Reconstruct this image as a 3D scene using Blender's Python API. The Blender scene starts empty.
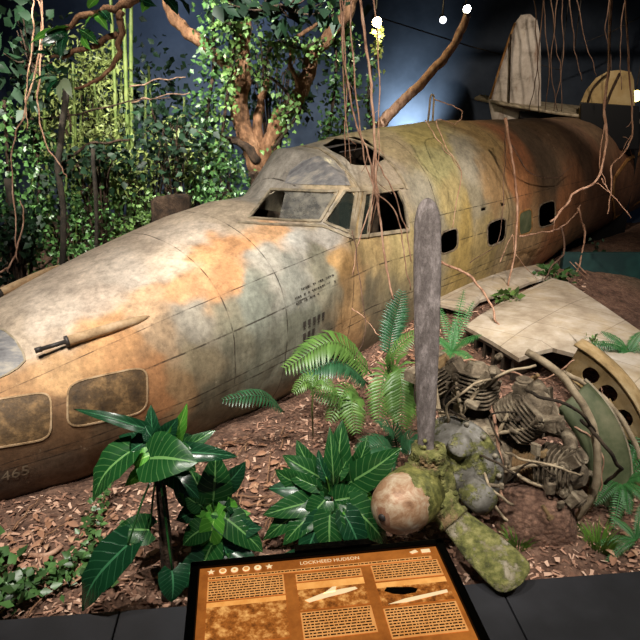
import bpy, math, random
import numpy as np
from mathutils import Vector, noise
random.seed(7); rng = np.random.RandomState(7)
PI = math.pi
SC = bpy.context.scene; COL = SC.collection

# ------------------------------------------------------------------ camera frame
PITCH = math.radians(19.7); FPX = 600.0; H = 2.4
Rv = np.array([1.0, 0, 0]); Fw = np.array([0, math.cos(PITCH), -math.sin(PITCH)]); Uv = np.array([0, math.sin(PITCH), math.cos(PITCH)])
C0 = np.array([0, 0, H])
AZ = math.radians(43.8)
D = np.array([math.sin(AZ), math.cos(AZ), 0]); N = np.array([-D[1], D[0], 0]); Z = np.array([0, 0, 1.0])
def ray(x, y): return (x-320)/FPX*Rv-(y-320)/FPX*Uv+Fw
def atz(x, y, z): r = ray(x, y); return C0+r*(z-H)/r[2]
def aty(x, y, Y): r = ray(x, y); return C0+r*Y/r[1]
def atn(x, y, nn): r = ray(x, y); return C0+r*nn/(r@N)
def W(s, nn, z): return D*s+N*nn+Z*z
cam = bpy.data.cameras.new('camera'); co = bpy.data.objects.new('camera', cam); COL.objects.link(co)
co.location = C0; co.rotation_euler = (math.pi/2-PITCH, 0, 0)
cam.sensor_width = 36; cam.lens = 36*FPX/640; cam.clip_end = 60
SC.camera = co

# ------------------------------------------------------------------ materials
def lin(c):
    return tuple(((v/255)/12.92 if v/255 < .04045 else ((v/255+.055)/1.055)**2.4) for v in c)+(1,)
class NT:
    def __init__(s, name):
        s.m = bpy.data.materials.new(name); s.m.use_nodes = True
        s.t = s.m.node_tree; s.b = s.t.nodes['Principled BSDF']
    def n(s, typ, **k):
        o = s.t.nodes.new(typ)
        for a, v in k.items():
            if a in ('op',): o.operation = v
            else: setattr(o, a, v)
        return o
    def l(s, a, b): s.t.links.new(a, b)
    def math(s, op, a, b=None, c=None, clamp=False):
        o = s.n('ShaderNodeMath', op=op); o.use_clamp = clamp
        for i, v in enumerate((a, b, c)):
            if v is None: continue
            if hasattr(v, 'links'): s.l(v, o.inputs[i])
            else: o.inputs[i].default_value = v
        return o.outputs[0]
    def mix(s, f, a, b, mode='MIX'):
        o = s.n('ShaderNodeMix', data_type='RGBA', blend_type=mode)
        for i, v in ((0, f), (6, a), (7, b)):
            if hasattr(v, 'links'): s.l(v, o.inputs[i])
            else: o.inputs[i].default_value = v
        return o.outputs[2]
    def noise(s, scale, detail=4, rough=.6, vec=None, dist=0, stretch=None):
        o = s.n('ShaderNodeTexNoise'); o.inputs['Scale'].default_value = scale
        o.inputs['Detail'].default_value = detail; o.inputs['Roughness'].default_value = rough; o.inputs['Distortion'].default_value = dist
        if vec is None: vec = s.coord()
        if stretch:
            mp = s.n('ShaderNodeMapping'); mp.inputs['Scale'].default_value = stretch; s.l(vec, mp.inputs[0]); vec = mp.outputs[0]
        s.l(vec, o.inputs['Vector']); return o.outputs['Fac']
    def coord(s, k='Object'):
        if not hasattr(s, 'tc'): s.tc = s.n('ShaderNodeTexCoord')
        return s.tc.outputs[k]
    def ramp(s, f, stops):
        o = s.n('ShaderNodeValToRGB'); e = o.color_ramp.elements
        while len(e) < len(stops): e.new(.5)
        for i, (p, c) in enumerate(stops):
            e[i].position = p; e[i].color = c
        s.l(f, o.inputs[0]); return o.outputs[0]
    def bump(s, h, strength=.4, dist=.01):
        o = s.n('ShaderNodeBump'); o.inputs['Strength'].default_value = strength; o.inputs['Distance'].default_value = dist
        s.l(h, o.inputs['Height']); s.l(o.outputs[0], s.b.inputs['Normal'])
    def setc(s, c):
        if hasattr(c, 'links'): s.l(c, s.b.inputs['Base Color'])
        else: s.b.inputs['Base Color'].default_value = c
G = lambda v: (v, v, v, 1)
def patchy(name, cols, scale=6, rough=.8, metal=0, bump=.5, bd=.01, bscale=None, stretch=None, spec=.3, detail=6):
    t = NT(name); f = t.noise(scale, detail, .65, stretch=stretch)
    k = len(cols); st = [(.3+.4*i/(max(k-1, 1)), lin(c)) for i, c in enumerate(cols)]
    t.setc(t.ramp(f, st)); t.b.inputs['Roughness'].default_value = rough; t.b.inputs['Metallic'].default_value = metal
    t.b.inputs['Specular IOR Level'].default_value = spec
    if bump: t.bump(t.noise(bscale or scale*6, 5, .6, stretch=stretch), bump, bd)
    return t.m
def leafmat(name, base, light, vein, rough=.35, veins=9, spec=.5, var=.35):
    t = NT(name)
    sep = t.n('ShaderNodeSeparateXYZ'); t.l(t.coord('UV'), sep.inputs[0])
    u, v = sep.outputs[0], sep.outputs[1]
    av = t.math('ABSOLUTE', t.math('SUBTRACT', t.math('MULTIPLY', v, 2.0), 1.0))
    ph = t.math('FRACT', t.math('SUBTRACT', t.math('MULTIPLY', u, float(veins)), t.math('MULTIPLY', av, 2.2)))
    side = t.math('LESS_THAN', ph, .13); mid = t.math('LESS_THAN', av, .06)
    vm = t.math('MAXIMUM', t.math('MULTIPLY', side, .33), mid)
    f = t.noise(7, 3, .6)
    c = t.mix(f, lin(base), lin(light))
    oi = t.n('ShaderNodeNewGeometry')
    c = t.mix(t.math('MULTIPLY', oi.outputs['Random Per Island'], var), c, lin(tuple(x*.45 for x in base)))
    if veins: 
        c = t.mix(vm, c, lin(vein)); t.bump(t.math('ADD', t.math('MULTIPLY', ph, .6), t.math('MULTIPLY', vm, -1.0)), .35, .004)
    t.setc(c); t.b.inputs['Roughness'].default_value = rough; t.b.inputs['Specular IOR Level'].default_value = spec
    tr = t.n('ShaderNodeBsdfTranslucent'); t.l(c, tr.inputs[0])
    ms = t.n('ShaderNodeMixShader'); ms.inputs[0].default_value = .18
    out = t.t.nodes['Material Output']
    t.l(t.b.outputs[0], ms.inputs[1]); t.l(tr.outputs[0], ms.inputs[2]); t.l(ms.outputs[0], out.inputs[0])
    return t.m
def flat(name, c, rough=.6, metal=0, emit=0, spec=.3):
    t = NT(name); t.setc(lin(c)); t.b.inputs['Roughness'].default_value = rough; t.b.inputs['Metallic'].default_value = metal
    t.b.inputs['Specular IOR Level'].default_value = spec
    if emit: t.b.inputs['Emission Color'].default_value = lin(c); t.b.inputs['Emission Strength'].default_value = emit
    return t.m
M = {}
M['bark'] = patchy('bark', [(58, 38, 24), (112, 78, 54), (150, 112, 84)], 14, .9, stretch=(1, 1, .35), bump=.9, bd=.02)
M['bark_dark'] = patchy('bark_dark', [(22, 17, 13), (52, 38, 28), (80, 62, 48)], 12, .95, bump=.9, bd=.02)
M['bark_shaded'] = patchy('bark_shaded', [(16, 14, 12), (34, 28, 22), (50, 42, 34)], 12, .95, bump=.8)  # bark colour blackened to carry the shadow on the slender stems
M['vine'] = patchy('vine_wood', [(104, 74, 58), (172, 132, 108), (204, 170, 146)], 20, .85, stretch=(1, 1, .4), bump=.6)
M['vine_dull'] = patchy('vine_dull', [(60, 44, 36), (104, 80, 66), (130, 104, 86)], 20, .9, stretch=(1, 1, .4), bump=.6)
M['bamboo'] = patchy('bamboo', [(62, 78, 34), (92, 108, 54), (120, 128, 74)], 5, .5, bump=.1)
M['leaf_big'] = leafmat('leaf_big', (14, 50, 24), (40, 96, 42), (104, 150, 84), .25, 9, .6)
M['leaf_deep'] = leafmat('leaf_deep', (10, 42, 26), (26, 76, 42), (60, 118, 78), .26, 9, .6)
M['leaf_bright'] = leafmat('leaf_bright', (52, 128, 36), (108, 178, 60), (150, 200, 96), .35, 8, .5)
M['frond'] = leafmat('frond_green', (52, 98, 38), (122, 156, 76), (0, 0, 0), .4, 0, .5, .5)
M['frond_dark'] = leafmat('frond_dark', (26, 74, 44), (70, 118, 78), (0, 0, 0), .35, 0, .5, .5)
M['fern'] = leafmat('fern_green', (40, 104, 50), (88, 148, 80), (0, 0, 0), .4, 0, .5, .5)
M['ivy'] = leafmat('ivy_green', (48, 92, 44), (110, 150, 84), (0, 0, 0), .38, 0, .5, .8)
M['ivy_bright'] = leafmat('ivy_bright', (72, 116, 50), (150, 182, 104), (0, 0, 0), .4, 0, .5, .8)
M['ivy_dark'] = leafmat('ivy_dark', (20, 40, 26), (42, 68, 44), (0, 0, 0), .5, 0, .25, .8)
M['ivy_yellow'] = leafmat('ivy_yellow', (96, 116, 52), (176, 184, 112), (0, 0, 0), .45, 0, .4, .7)
M['ivy_pale'] = leafmat('ivy_pale', (96, 116, 84), (160, 172, 132), (0, 0, 0), .5, 0, .4, .7)
M['grass'] = leafmat('grass_green', (78, 132, 44), (136, 174, 76), (0, 0, 0), .5, 0, .3, .5)
M['black'] = flat('black_paint', (16, 16, 18), .55)
M['dark'] = flat('dark_void', (10, 9, 8), .9, spec=.1)
M['gunmetal'] = patchy('gunmetal', [(48, 46, 46), (84, 78, 74)], 20, .5, .5, bump=.2)
M['dusty'] = patchy('dusty_metal', [(116, 92, 66), (178, 148, 112), (204, 178, 146)], 9, .75, .1, bump=.3)
M['frame'] = patchy('frame_metal', [(104, 96, 84), (158, 144, 120), (186, 174, 154)], 9, .65, .2, bump=.4)
M['frame_rust'] = patchy('frame_rust', [(96, 74, 46), (160, 112, 62), (176, 140, 96)], 9, .75, .1, bump=.4)
M['engine_grey'] = patchy('engine_grey', [(84, 78, 66), (132, 124, 108), (168, 158, 140)], 8, .65, .25, bump=.6)
M['engine_dusty'] = patchy('engine_dusty', [(56, 48, 38), (118, 104, 86), (172, 158, 134)], 11, .8, .1, bump=.8)
M['engine_dark'] = patchy('engine_dark', [(24, 20, 16), (58, 48, 38), (90, 76, 60)], 11, .85, .1, bump=.8)
M['barrel_rust'] = patchy('barrel_rust', [(66, 60, 38), (118, 92, 62), (146, 122, 86)], 7, .8, bump=.5)
M['pipe'] = patchy('pipe_grey', [(106, 92, 74), (160, 142, 116), (186, 168, 140)], 12, .7, .1, bump=.4)
M['moss_engine'] = patchy('moss_engine', [(62, 76, 22), (110, 112, 60), (138, 132, 108)], 6, .95, bump=.8, bd=.02)
M['green_panel'] = patchy('green_panel', [(62, 70, 48), (92, 98, 70), (126, 124, 96)], 4, .6, .1, bump=.2)
M['nacelle'] = patchy('nacelle_metal', [(108, 88, 56), (160, 134, 92), (186, 164, 126)], 6, .75, .1, bump=.4)
M['rock'] = patchy('soil_lump', [(46, 34, 24), (86, 66, 50), (110, 88, 70)], 14, .95, bump=1, bd=.03)
M['litter'] = patchy('litter', [(84, 54, 38), (150, 104, 78), (190, 146, 116)], 8, .9, bump=.4)
M['leaf_dry'] = patchy('dry_leaf', [(104, 70, 50), (158, 116, 90), (196, 160, 130)], 6, .7, bump=.3)
M['twig'] = patchy('twig', [(84, 58, 42), (140, 104, 78), (170, 136, 106)], 16, .9, bump=.5)

def mossy(name, metal_cols, moss_amt, rough=.7, gloss=False, sc=7):
    t = NT(name)
    base = t.ramp(t.noise(9, 6, .65), [(.3+.4*i/(len(metal_cols)-1), lin(c)) for i, c in enumerate(metal_cols)])
    moss = t.ramp(t.noise(22, 5, .6), [(.3, lin((58, 60, 28))), (.5, lin((102, 102, 52))), (.7, lin((148, 142, 88)))])
    f = t.noise(sc, 6, .7)
    m = t.ramp(f, [(.62-moss_amt, G(0)), (.70-moss_amt, G(1))])
    t.setc(t.mix(m, base, moss))
    r = t.math('ADD', t.math('MULTIPLY', m, .98-rough), rough); t.l(r, t.b.inputs['Roughness'])
    h = t.math('ADD', t.math('MULTIPLY', m, t.noise(60, 5, .7)), t.math('MULTIPLY', t.noise(30, 4), .2))
    t.bump(h, .9, .015)
    return t.m
M['hub_moss'] = mossy('mossy_hub', [(96, 76, 50), (136, 110, 76), (160, 138, 108)], .24)
M['blade_moss'] = mossy('mossy_blade', [(96, 84, 60), (132, 122, 100), (160, 150, 136)], .24)
M['case_moss'] = mossy('mossy_case', [(70, 66, 56), (104, 100, 92), (142, 138, 132)], .13)
t = NT('weathered_blade')
f = t.noise(9, 8, .78, stretch=(1.6, 1.6, .6)); t.setc(t.ramp(f, [(.3, lin((66, 56, 52))), (.5, lin((112, 102, 98))), (.68, lin((168, 156, 152)))]))
t.b.inputs['Roughness'].default_value = .8; t.bump(t.noise(60, 6, .7, stretch=(1.5, 1.5, .6)), .8, .01); M['blade'] = t.m
t = NT('scuffed_spinner')
sep = t.n('ShaderNodeSeparateXYZ'); t.l(t.coord('UV'), sep.inputs[0])
base = t.ramp(t.noise(10, 7, .7, dist=.6), [(.3, lin((112, 76, 50))), (.45, lin((158, 122, 92))), (.6, lin((186, 166, 140))), (.75, lin((216, 206, 192)))])
moss = t.ramp(t.noise(22, 5, .6), [(.3, lin((58, 60, 28))), (.5, lin((102, 102, 52))), (.7, lin((150, 144, 82)))])
mk = t.math('ADD', t.math('MULTIPLY', sep.outputs[0], 1.7), t.math('MULTIPLY', t.noise(7, 5, .7), .9))
mk = t.ramp(mk, [(.98, G(0)), (1.0, G(1))]) if False else t.math('GREATER_THAN', mk, 1.62)
rust = t.math('LESS_THAN', t.math('ADD', sep.outputs[0], t.math('MULTIPLY', t.noise(9), .3)), .33)
c = t.mix(t.math('MULTIPLY', rust, .6), base, lin((120, 66, 44)))
t.setc(t.mix(mk, c, moss)); t.b.inputs['Roughness'].default_value = .5; t.b.inputs['Metallic'].default_value = .15
t.bump(t.math('ADD', t.math('MULTIPLY', mk, t.noise(60, 5)), t.math('MULTIPLY', t.noise(20), .15)), .7, .012); M['spinner'] = t.m

# hull skin: stain colours from the colour attribute + fine wear + panel seams from the (s, arc) UV
def skin(name, sl, al, rough=.74):
    t = NT(name)
    at = t.n('ShaderNodeVertexColor'); at.layer_name = 'stain'
    c = at.outputs[0]
    n1 = t.noise(3.2, 9, .72, dist=.4); n2 = t.noise(24, 8, .75)
    c = t.mix(1.0, c, t.ramp(n1, [(.28, G(.62)), (.5, G(1.0)), (.72, G(1.3))]), 'MULTIPLY')
    c = t.mix(1.0, c, t.ramp(n2, [(.28, G(.62)), (.5, G(1.0)), (.72, G(1.28))]), 'MULTIPLY')
    c = t.mix(1.0, c, t.ramp(t.noise(7, 6, .7, stretch=(1, 1, .16)), [(.32, G(.66)), (.5, G(1.0)), (.7, G(1.2))]), 'MULTIPLY')
    spk = t.ramp(t.noise(75, 4, .75), [(.63, G(0)), (.70, G(.55))])
    c = t.mix(spk, c, lin((58, 44, 30)))
    wht = t.ramp(t.noise(11, 9, .78), [(.62, G(0)), (.72, G(.5))])
    c = t.mix(wht, c, lin((214, 196, 166)))
    sep = t.n('ShaderNodeSeparateXYZ'); t.l(t.coord('UV'), sep.inputs[0])
    m = None
    for ax, L in ((0, sl), (1, al)):
        for v in L:
            w = .0048 if not isinstance(v, tuple) else v[1]; v0 = v if not isinstance(v, tuple) else v[0]
            q = t.math('LESS_THAN', t.math('ABSOLUTE', t.math('SUBTRACT', sep.outputs[ax], float(v0))), w)
            m = q if m is None else t.math('MAXIMUM', m, q)
    if m is not None:
        br = t.ramp(t.noise(9, 4), [(.42, G(.15)), (.58, G(.8))])
        c = t.mix(t.math('MULTIPLY', m, br), c, lin((44, 34, 26)))
    t.setc(c); t.b.inputs['Roughness'].default_value = rough; t.b.inputs['Specular IOR Level'].default_value = .35
    h = t.math('ADD', t.math('MULTIPLY', t.noise(24, 8, .75), .5), t.math('MULTIPLY', t.noise(3.2, 3), 1.5))
    if m is not None: h = t.math('SUBTRACT', h, t.math('MULTIPLY', m, .5))
    t.bump(h, .5, .012)
    return t.m
t = NT('dirty_glass')
f = t.noise(7, 6, .7); t.setc(t.ramp(f, [(.35, lin((92, 92, 92))), (.65, lin((176, 170, 156)))])); t.b.inputs['Roughness'].default_value = .25
t.l(t.ramp(t.noise(5, 6, .7), [(.35, G(.42)), (.6, G(.8))]), t.b.inputs['Alpha']); M['glass'] = t.m
t = NT('cloudy_glass')
f = t.noise(6, 7, .7, stretch=(1, 3, 1)); t.setc(t.ramp(f, [(.32, lin((92, 90, 92))), (.5, lin((134, 132, 132))), (.7, lin((186, 176, 160)))])); t.b.inputs['Roughness'].default_value = .3
t.b.inputs['Specular IOR Level'].default_value = .6; M['cloudy'] = t.m
t = NT('clear_pane')
t.setc(lin((70, 80, 74))); t.b.inputs['Roughness'].default_value = .15; t.b.inputs['Alpha'].default_value = .3; M['pane'] = t.m

# ------------------------------------------------------------------ mesh builder
class MB:
    def __init__(s): s.v = []; s.f = []; s.u = []
    def add(s, vs, fs, us=None):
        k = len(s.v); s.v += [tuple(map(float, p)) for p in vs]; s.f += [tuple(i+k for i in f) for f in fs]
        s.u += list(us) if us is not None else [(0, 0)]*len(vs)
    def tube(s, pts, r, n=6, cap=True):
        pts = [np.array(p, float) for p in pts]; k = len(pts)
        if not hasattr(r, '__len__'): r = [r]*k
        vs = []; fs = []; us = []; ref = None
        for i, p in enumerate(pts):
            tg = pts[min(i+1, k-1)]-pts[max(i-1, 0)]; tg = tg/(np.linalg.norm(tg)+1e-9)
            if ref is None: ref = np.array([0, 0, 1.0]) if abs(tg[2]) < .9 else np.array([1.0, 0, 0])
            a = np.cross(tg, ref); a /= np.linalg.norm(a)+1e-9; b = np.cross(a, tg); ref = b
            for j in range(n):
                th = 2*PI*j/n; vs.append(p+(a*math.cos(th)+b*math.sin(th))*r[i]); us.append((i/(k-1), j/n))
        for i in range(k-1):
            for j in range(n):
                fs.append((i*n+j, i*n+(j+1) % n, (i+1)*n+(j+1) % n, (i+1)*n+j))
        if cap: fs.append(tuple(range(n))[::-1]); fs.append(tuple(range((k-1)*n, k*n)))
        s.add(vs, fs, us)
    def lathe(s, c, ax, prof, n=24, sx=1):   # prof: (along, radius)
        ax = np.array(ax, float); ax /= np.linalg.norm(ax)
        ref = Z if abs(ax[2]) < .9 else np.array([1.0, 0, 0])
        a = np.cross(ax, ref); a /= np.linalg.norm(a); b = np.cross(a, ax)
        vs = []; us = []; fs = []; k = len(prof)
        for i, (h, r) in enumerate(prof):
            for j in range(n):
                th = 2*PI*j/n; vs.append(np.array(c)+ax*h+(a*math.cos(th)*sx+b*math.sin(th))*r); us.append((i/(k-1), j/n))
        for i in range(k-1):
            for j in range(n): fs.append((i*n+j, (i+1)*n+j, (i+1)*n+(j+1) % n, i*n+(j+1) % n))
        fs.append(tuple(range(n))); fs.append(tuple(range((k-1)*n, k*n))[::-1])
        s.add(vs, fs, us)
    def box(s, c, dx, dy, dz, ax=None):      # half sizes
        X, Y, Q = ax if ax is not None else (np.array([1, 0, 0]), np.array([0, 1, 0]), Z)
        c = np.array(c, float); vs = [c+X*dx*i+Y*dy*j+Q*dz*k for i in (-1, 1) for j in (-1, 1) for k in (-1, 1)]
        s.add(vs, [(0, 1, 3, 2), (4, 6, 7, 5), (0, 4, 5, 1), (2, 3, 7, 6), (0, 2, 6, 4), (1, 5, 7, 3)])
    def prism(s, poly, off):                 # polygon (3d) extruded by off
        k = len(poly); poly = [np.array(p, float) for p in poly]
        vs = poly+[p+off for p in poly]
        s.add(vs, [tuple(range(k)), tuple(range(k, 2*k))[::-1]]+[(i, k+i, k+(i+1) % k, (i+1) % k) for i in range(k)])
    def build(s, name, mat, parent=None, smooth=True, bevel=0, origin=None):
        me = bpy.data.meshes.new(name)
        o0 = np.array(parent.matrix_world.translation) if parent else np.zeros(3)
        if parent is not None: o0 = np.array(WL[parent.name])
        if origin is not None: o0 = np.array(origin)
        V = np.array(s.v)-o0
        me.from_pydata([tuple(p) for p in V], [], s.f); me.update()
        uv = me.uv_layers.new(name='UVMap'); li = np.empty(len(me.loops), int); me.loops.foreach_get('vertex_index', li)
        U = np.array(s.u, float)[li]; uv.data.foreach_set('uv', U.ravel())
        me.materials.append(mat)
        if smooth: me.polygons.foreach_set('use_smooth', [True]*len(me.polygons))
        o = bpy.data.objects.new(name, me); COL.objects.link(o); WL[o.name] = tuple(o0)
        if parent: o.parent = parent
        if origin is not None:
            o.location = tuple(o0 - (np.array(WL[parent.name]) if parent else 0))
        if bevel:
            b = o.modifiers.new('bevel', 'BEVEL'); b.width = bevel; b.segments = 2; b.limit_method = 'ANGLE'
        return o
WL = {}
def tag(o, label=None, cat=None, group=None, kind=None):
    for k, v in (('label', label), ('category', cat), ('group', group), ('kind', kind)):
        if v: o[k] = v
    return o
def thing(name, loc, label, cat, group=None):
    o = bpy.data.objects.new(name, None); o.empty_display_size = .1; COL.objects.link(o); o.location = tuple(loc); WL[o.name] = tuple(map(float, loc))
    return tag(o, label, cat, group)
def solo(mb, name, mat, label, cat, group=None, smooth=True, kind=None, origin=None):
    if origin is None: origin = np.array(mb.v).mean(0)
    return tag(mb.build(name, mat, None, smooth, origin=origin), label, cat, group, kind)
def struct(mb, name, mat, smooth=False):
    return tag(mb.build(name, mat, None, smooth), kind='structure')
def spline(pts, k=6):
    P = [np.array(p, float) for p in pts]; P = [2*P[0]-P[1]]+P+[2*P[-1]-P[-2]]; out = []
    for i in range(1, len(P)-2):
        for j in range(k):
            t = j/k; a, b, c, d = P[i-1:i+3]
            out.append(.5*((2*b)+(c-a)*t+(2*a-5*b+4*c-d)*t*t+(3*b-a-3*c+d)*t**3))
    out.append(P[-2]); return out
def wob(pts, amp, seed=0):
    r = np.random.RandomState(seed); out = []
    ph = r.rand(3)*10
    for i, p in enumerate(pts):
        v = noise.noise_vector(Vector((i*.35+ph[0], ph[1], ph[2]))); out.append(p+np.array(v)*amp)
    return out
def sm(x, a, b):
    t = np.clip((x-a)/(b-a), 0, 1); return t*t*(3-2*t)

# ------------------------------------------------------------------ hull surface
N0 = 4.15; ROLL = math.radians(5); RC = .9
def ip(s, tab): return np.interp(s, [a for a, b in tab], [b for a, b in tab])
T_top = [(0, .3), (.15, .46), (.35, .60), (.6, .77), (.9, .92), (1.24, 1.05), (1.6, 1.17), (1.98, 1.28), (2.41, 1.41), (2.89, 1.53), (3.3, 1.6), (5, 1.62), (14, 1.6)]
T_a = [(0, .06), (.15, .24), (.35, .38), (.6, .51), (.9, .64), (1.4, .81), (2.1, .94), (3, .985), (4, .99), (8, .97), (11, .85), (14, .6)]
T_full = [(0, 2.03), (4.06, 2.02), (4.47, 2.06), (5.24, 2.16), (6.17, 2.22), (11.4, 2.22), (12.2, 2.12), (12.9, 1.95), (13.6, 1.72), (14, 1.6)]
T_bot = [(0, .15), (.15, -.02), (.5, -.16), (1, -.24), (7, -.2), (9.2, .28), (11, .3), (14, .4)]
T_c = [(0, .22), (.5, .42), (1, .52), (2, .68), (3, .82), (4, .95), (14, 1.05)]
def hullR(s, th):
    s, th = np.broadcast_arrays(np.asarray(s, float), np.asarray(th, float))
    c, sn = np.cos(th), np.sin(th); wc = ip(s, T_c); a = ip(s, T_a)
    def se(top, e):
        h = np.where(sn > 0, top-wc, wc-ip(s, T_bot)); h = np.maximum(h, .03)
        return (np.abs(c/a)**e+np.abs(sn/h)**e)**(-1/e)
    rn = se(ip(s, T_top), 2.25); rf = se(ip(s, T_full), 2.2)
    # windscreen limit: w = 1.5+(s-s0(v))*.75
    r = rf.copy()
    lo = np.zeros_like(r); hi = rf.copy()
    for _ in range(14):
        m = (lo+hi)/2; v = m*c; w = wc+m*sn
        ok = w < 1.5+(s-(3.45+.36*v*v+.9*np.maximum(v, 0)**2.5))*1.1
        lo = np.where(ok, m, lo); hi = np.where(ok, hi, m)
    rw = np.where(s < 4.35, lo, rf)
    k = 14.0
    out = np.where(s < 2.6, rn, np.log(np.exp(rn*k*2)+np.exp(rw*k*2))/(2*k)-.0*rn)
    out = np.where(s < 2.6, rn, np.maximum(rn, rw)+.006*np.exp(-np.abs(rn-rw)*30))
    out = np.where(s > 4.6, rf, out)
    return out
def hullP(s, th, off=0.0):
    s = np.asarray(s, float); th = np.asarray(th, float)
    r = hullR(s, th)+off; v = r*np.cos(th); w = ip(s, T_c)+r*np.sin(th)-RC
    # gentle dents
    n_ = v*math.cos(ROLL)-w*math.sin(ROLL); z_ = RC+v*math.sin(ROLL)+w*math.cos(ROLL)
    s, n_ , z_ = np.broadcast_arrays(s, n_, z_)
    return D*s[..., None]+N*(N0+n_)[..., None]+Z*z_[..., None]
def toloc(P):
    P = np.asarray(P); s = P@D; n_ = P@N-N0; z_ = P[..., 2]-RC
    v = n_*math.cos(ROLL)+z_*math.sin(ROLL); w = RC-n_*math.sin(ROLL)+z_*math.cos(ROLL)
    q = w-ip(s, T_c); return s, np.arctan2(q, v), np.hypot(v, q)
def hit(x, y):                                   # first hit of a sight line with the hull -> (s, theta)
    r = ray(x, y); t = np.linspace(1.5, 16, 3000); P = C0+r*t[:, None]
    s, th, q = toloc(P); ins = (q < hullR(s, th)) & (s > 0) & (s < 14)
    if not ins.any(): return None
    i = int(np.argmax(ins)); th = (th+PI/2) % (2*PI)-PI/2
    return float(s[i]), float(th[i])
def hullN(s, th):
    e = 2e-3; p = hullP(s, th); a = hullP(s+e, th)-p; b = hullP(s, th+e)-p
    n_ = np.cross(a, b); n_ /= np.linalg.norm(n_)+1e-12
    c = W(s, N0, ip(s, T_c)); return n_ if n_@(p-c) > 0 else -n_
def dentv(p): return noise.noise(Vector(p)*1.6)*.016+noise.noise(Vector(p)*5)*.006
def Pd(s, th, off=0.0):
    p = hullP(s, th); return p+hullN(s, th)*(dentv(p)+off)
def sth(pts):
    return [hit(*p) for p in pts]

stains = []
def st(x, y, c, r=1.0):
    h_ = hit(x, y)
    if h_: 
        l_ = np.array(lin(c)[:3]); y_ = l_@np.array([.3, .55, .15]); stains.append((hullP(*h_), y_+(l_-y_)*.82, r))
    else: print('NOHIT', x, y)
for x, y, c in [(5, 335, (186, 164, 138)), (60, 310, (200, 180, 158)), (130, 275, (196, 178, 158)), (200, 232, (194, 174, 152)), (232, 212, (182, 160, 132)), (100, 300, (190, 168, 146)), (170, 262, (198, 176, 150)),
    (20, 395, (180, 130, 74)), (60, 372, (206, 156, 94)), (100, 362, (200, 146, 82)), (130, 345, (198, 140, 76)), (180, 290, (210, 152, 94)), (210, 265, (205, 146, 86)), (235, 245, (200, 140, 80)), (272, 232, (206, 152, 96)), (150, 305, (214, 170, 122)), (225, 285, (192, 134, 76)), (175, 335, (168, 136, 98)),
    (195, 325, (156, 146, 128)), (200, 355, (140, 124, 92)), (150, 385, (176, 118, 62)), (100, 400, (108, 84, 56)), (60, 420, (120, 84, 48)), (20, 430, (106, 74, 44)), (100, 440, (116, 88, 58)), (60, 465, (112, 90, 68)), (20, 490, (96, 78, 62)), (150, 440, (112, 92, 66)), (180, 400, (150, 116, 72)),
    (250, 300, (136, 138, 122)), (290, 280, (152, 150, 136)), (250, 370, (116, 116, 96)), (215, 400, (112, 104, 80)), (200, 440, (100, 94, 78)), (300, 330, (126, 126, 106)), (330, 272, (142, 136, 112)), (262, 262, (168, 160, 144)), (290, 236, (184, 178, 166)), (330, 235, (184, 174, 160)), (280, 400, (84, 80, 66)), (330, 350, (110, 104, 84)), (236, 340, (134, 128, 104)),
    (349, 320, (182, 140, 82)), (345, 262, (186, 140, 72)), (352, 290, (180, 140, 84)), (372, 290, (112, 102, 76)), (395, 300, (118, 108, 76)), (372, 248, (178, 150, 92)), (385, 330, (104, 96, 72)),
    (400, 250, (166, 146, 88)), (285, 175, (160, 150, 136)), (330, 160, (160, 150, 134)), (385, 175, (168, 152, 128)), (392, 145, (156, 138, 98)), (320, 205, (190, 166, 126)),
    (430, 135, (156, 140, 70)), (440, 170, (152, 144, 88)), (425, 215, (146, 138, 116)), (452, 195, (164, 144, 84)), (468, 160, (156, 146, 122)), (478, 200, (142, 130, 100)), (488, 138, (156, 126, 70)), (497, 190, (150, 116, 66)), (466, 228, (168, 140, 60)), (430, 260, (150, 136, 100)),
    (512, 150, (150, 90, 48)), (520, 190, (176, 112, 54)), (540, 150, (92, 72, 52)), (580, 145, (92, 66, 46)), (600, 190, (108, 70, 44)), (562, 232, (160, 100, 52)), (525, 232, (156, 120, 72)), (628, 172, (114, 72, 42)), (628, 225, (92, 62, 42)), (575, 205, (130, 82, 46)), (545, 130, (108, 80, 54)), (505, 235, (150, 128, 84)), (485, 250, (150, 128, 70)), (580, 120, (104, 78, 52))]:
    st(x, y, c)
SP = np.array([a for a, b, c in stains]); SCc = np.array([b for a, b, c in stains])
def stain(P, stretch=1.0):
    Pn = P.copy()
    for i, p in enumerate(P):
        v1 = noise.noise_vector(Vector(p)*2.5); v2 = noise.noise_vector(Vector(p)*9)
        Pn[i] += np.array(v1)*.15+np.array(v2)*.075
    out = np.empty((len(P), 3))
    sc = np.array([1, 1, .55])
    for a in range(0, len(P), 4000):
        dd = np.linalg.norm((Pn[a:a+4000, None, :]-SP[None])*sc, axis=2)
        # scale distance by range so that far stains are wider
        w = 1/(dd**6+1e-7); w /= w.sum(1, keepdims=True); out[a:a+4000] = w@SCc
    return out
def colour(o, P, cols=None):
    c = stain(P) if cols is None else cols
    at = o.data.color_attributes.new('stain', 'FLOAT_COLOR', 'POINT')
    at.data.foreach_set('color', np.c_[c, np.ones(len(c))].ravel())

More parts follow.
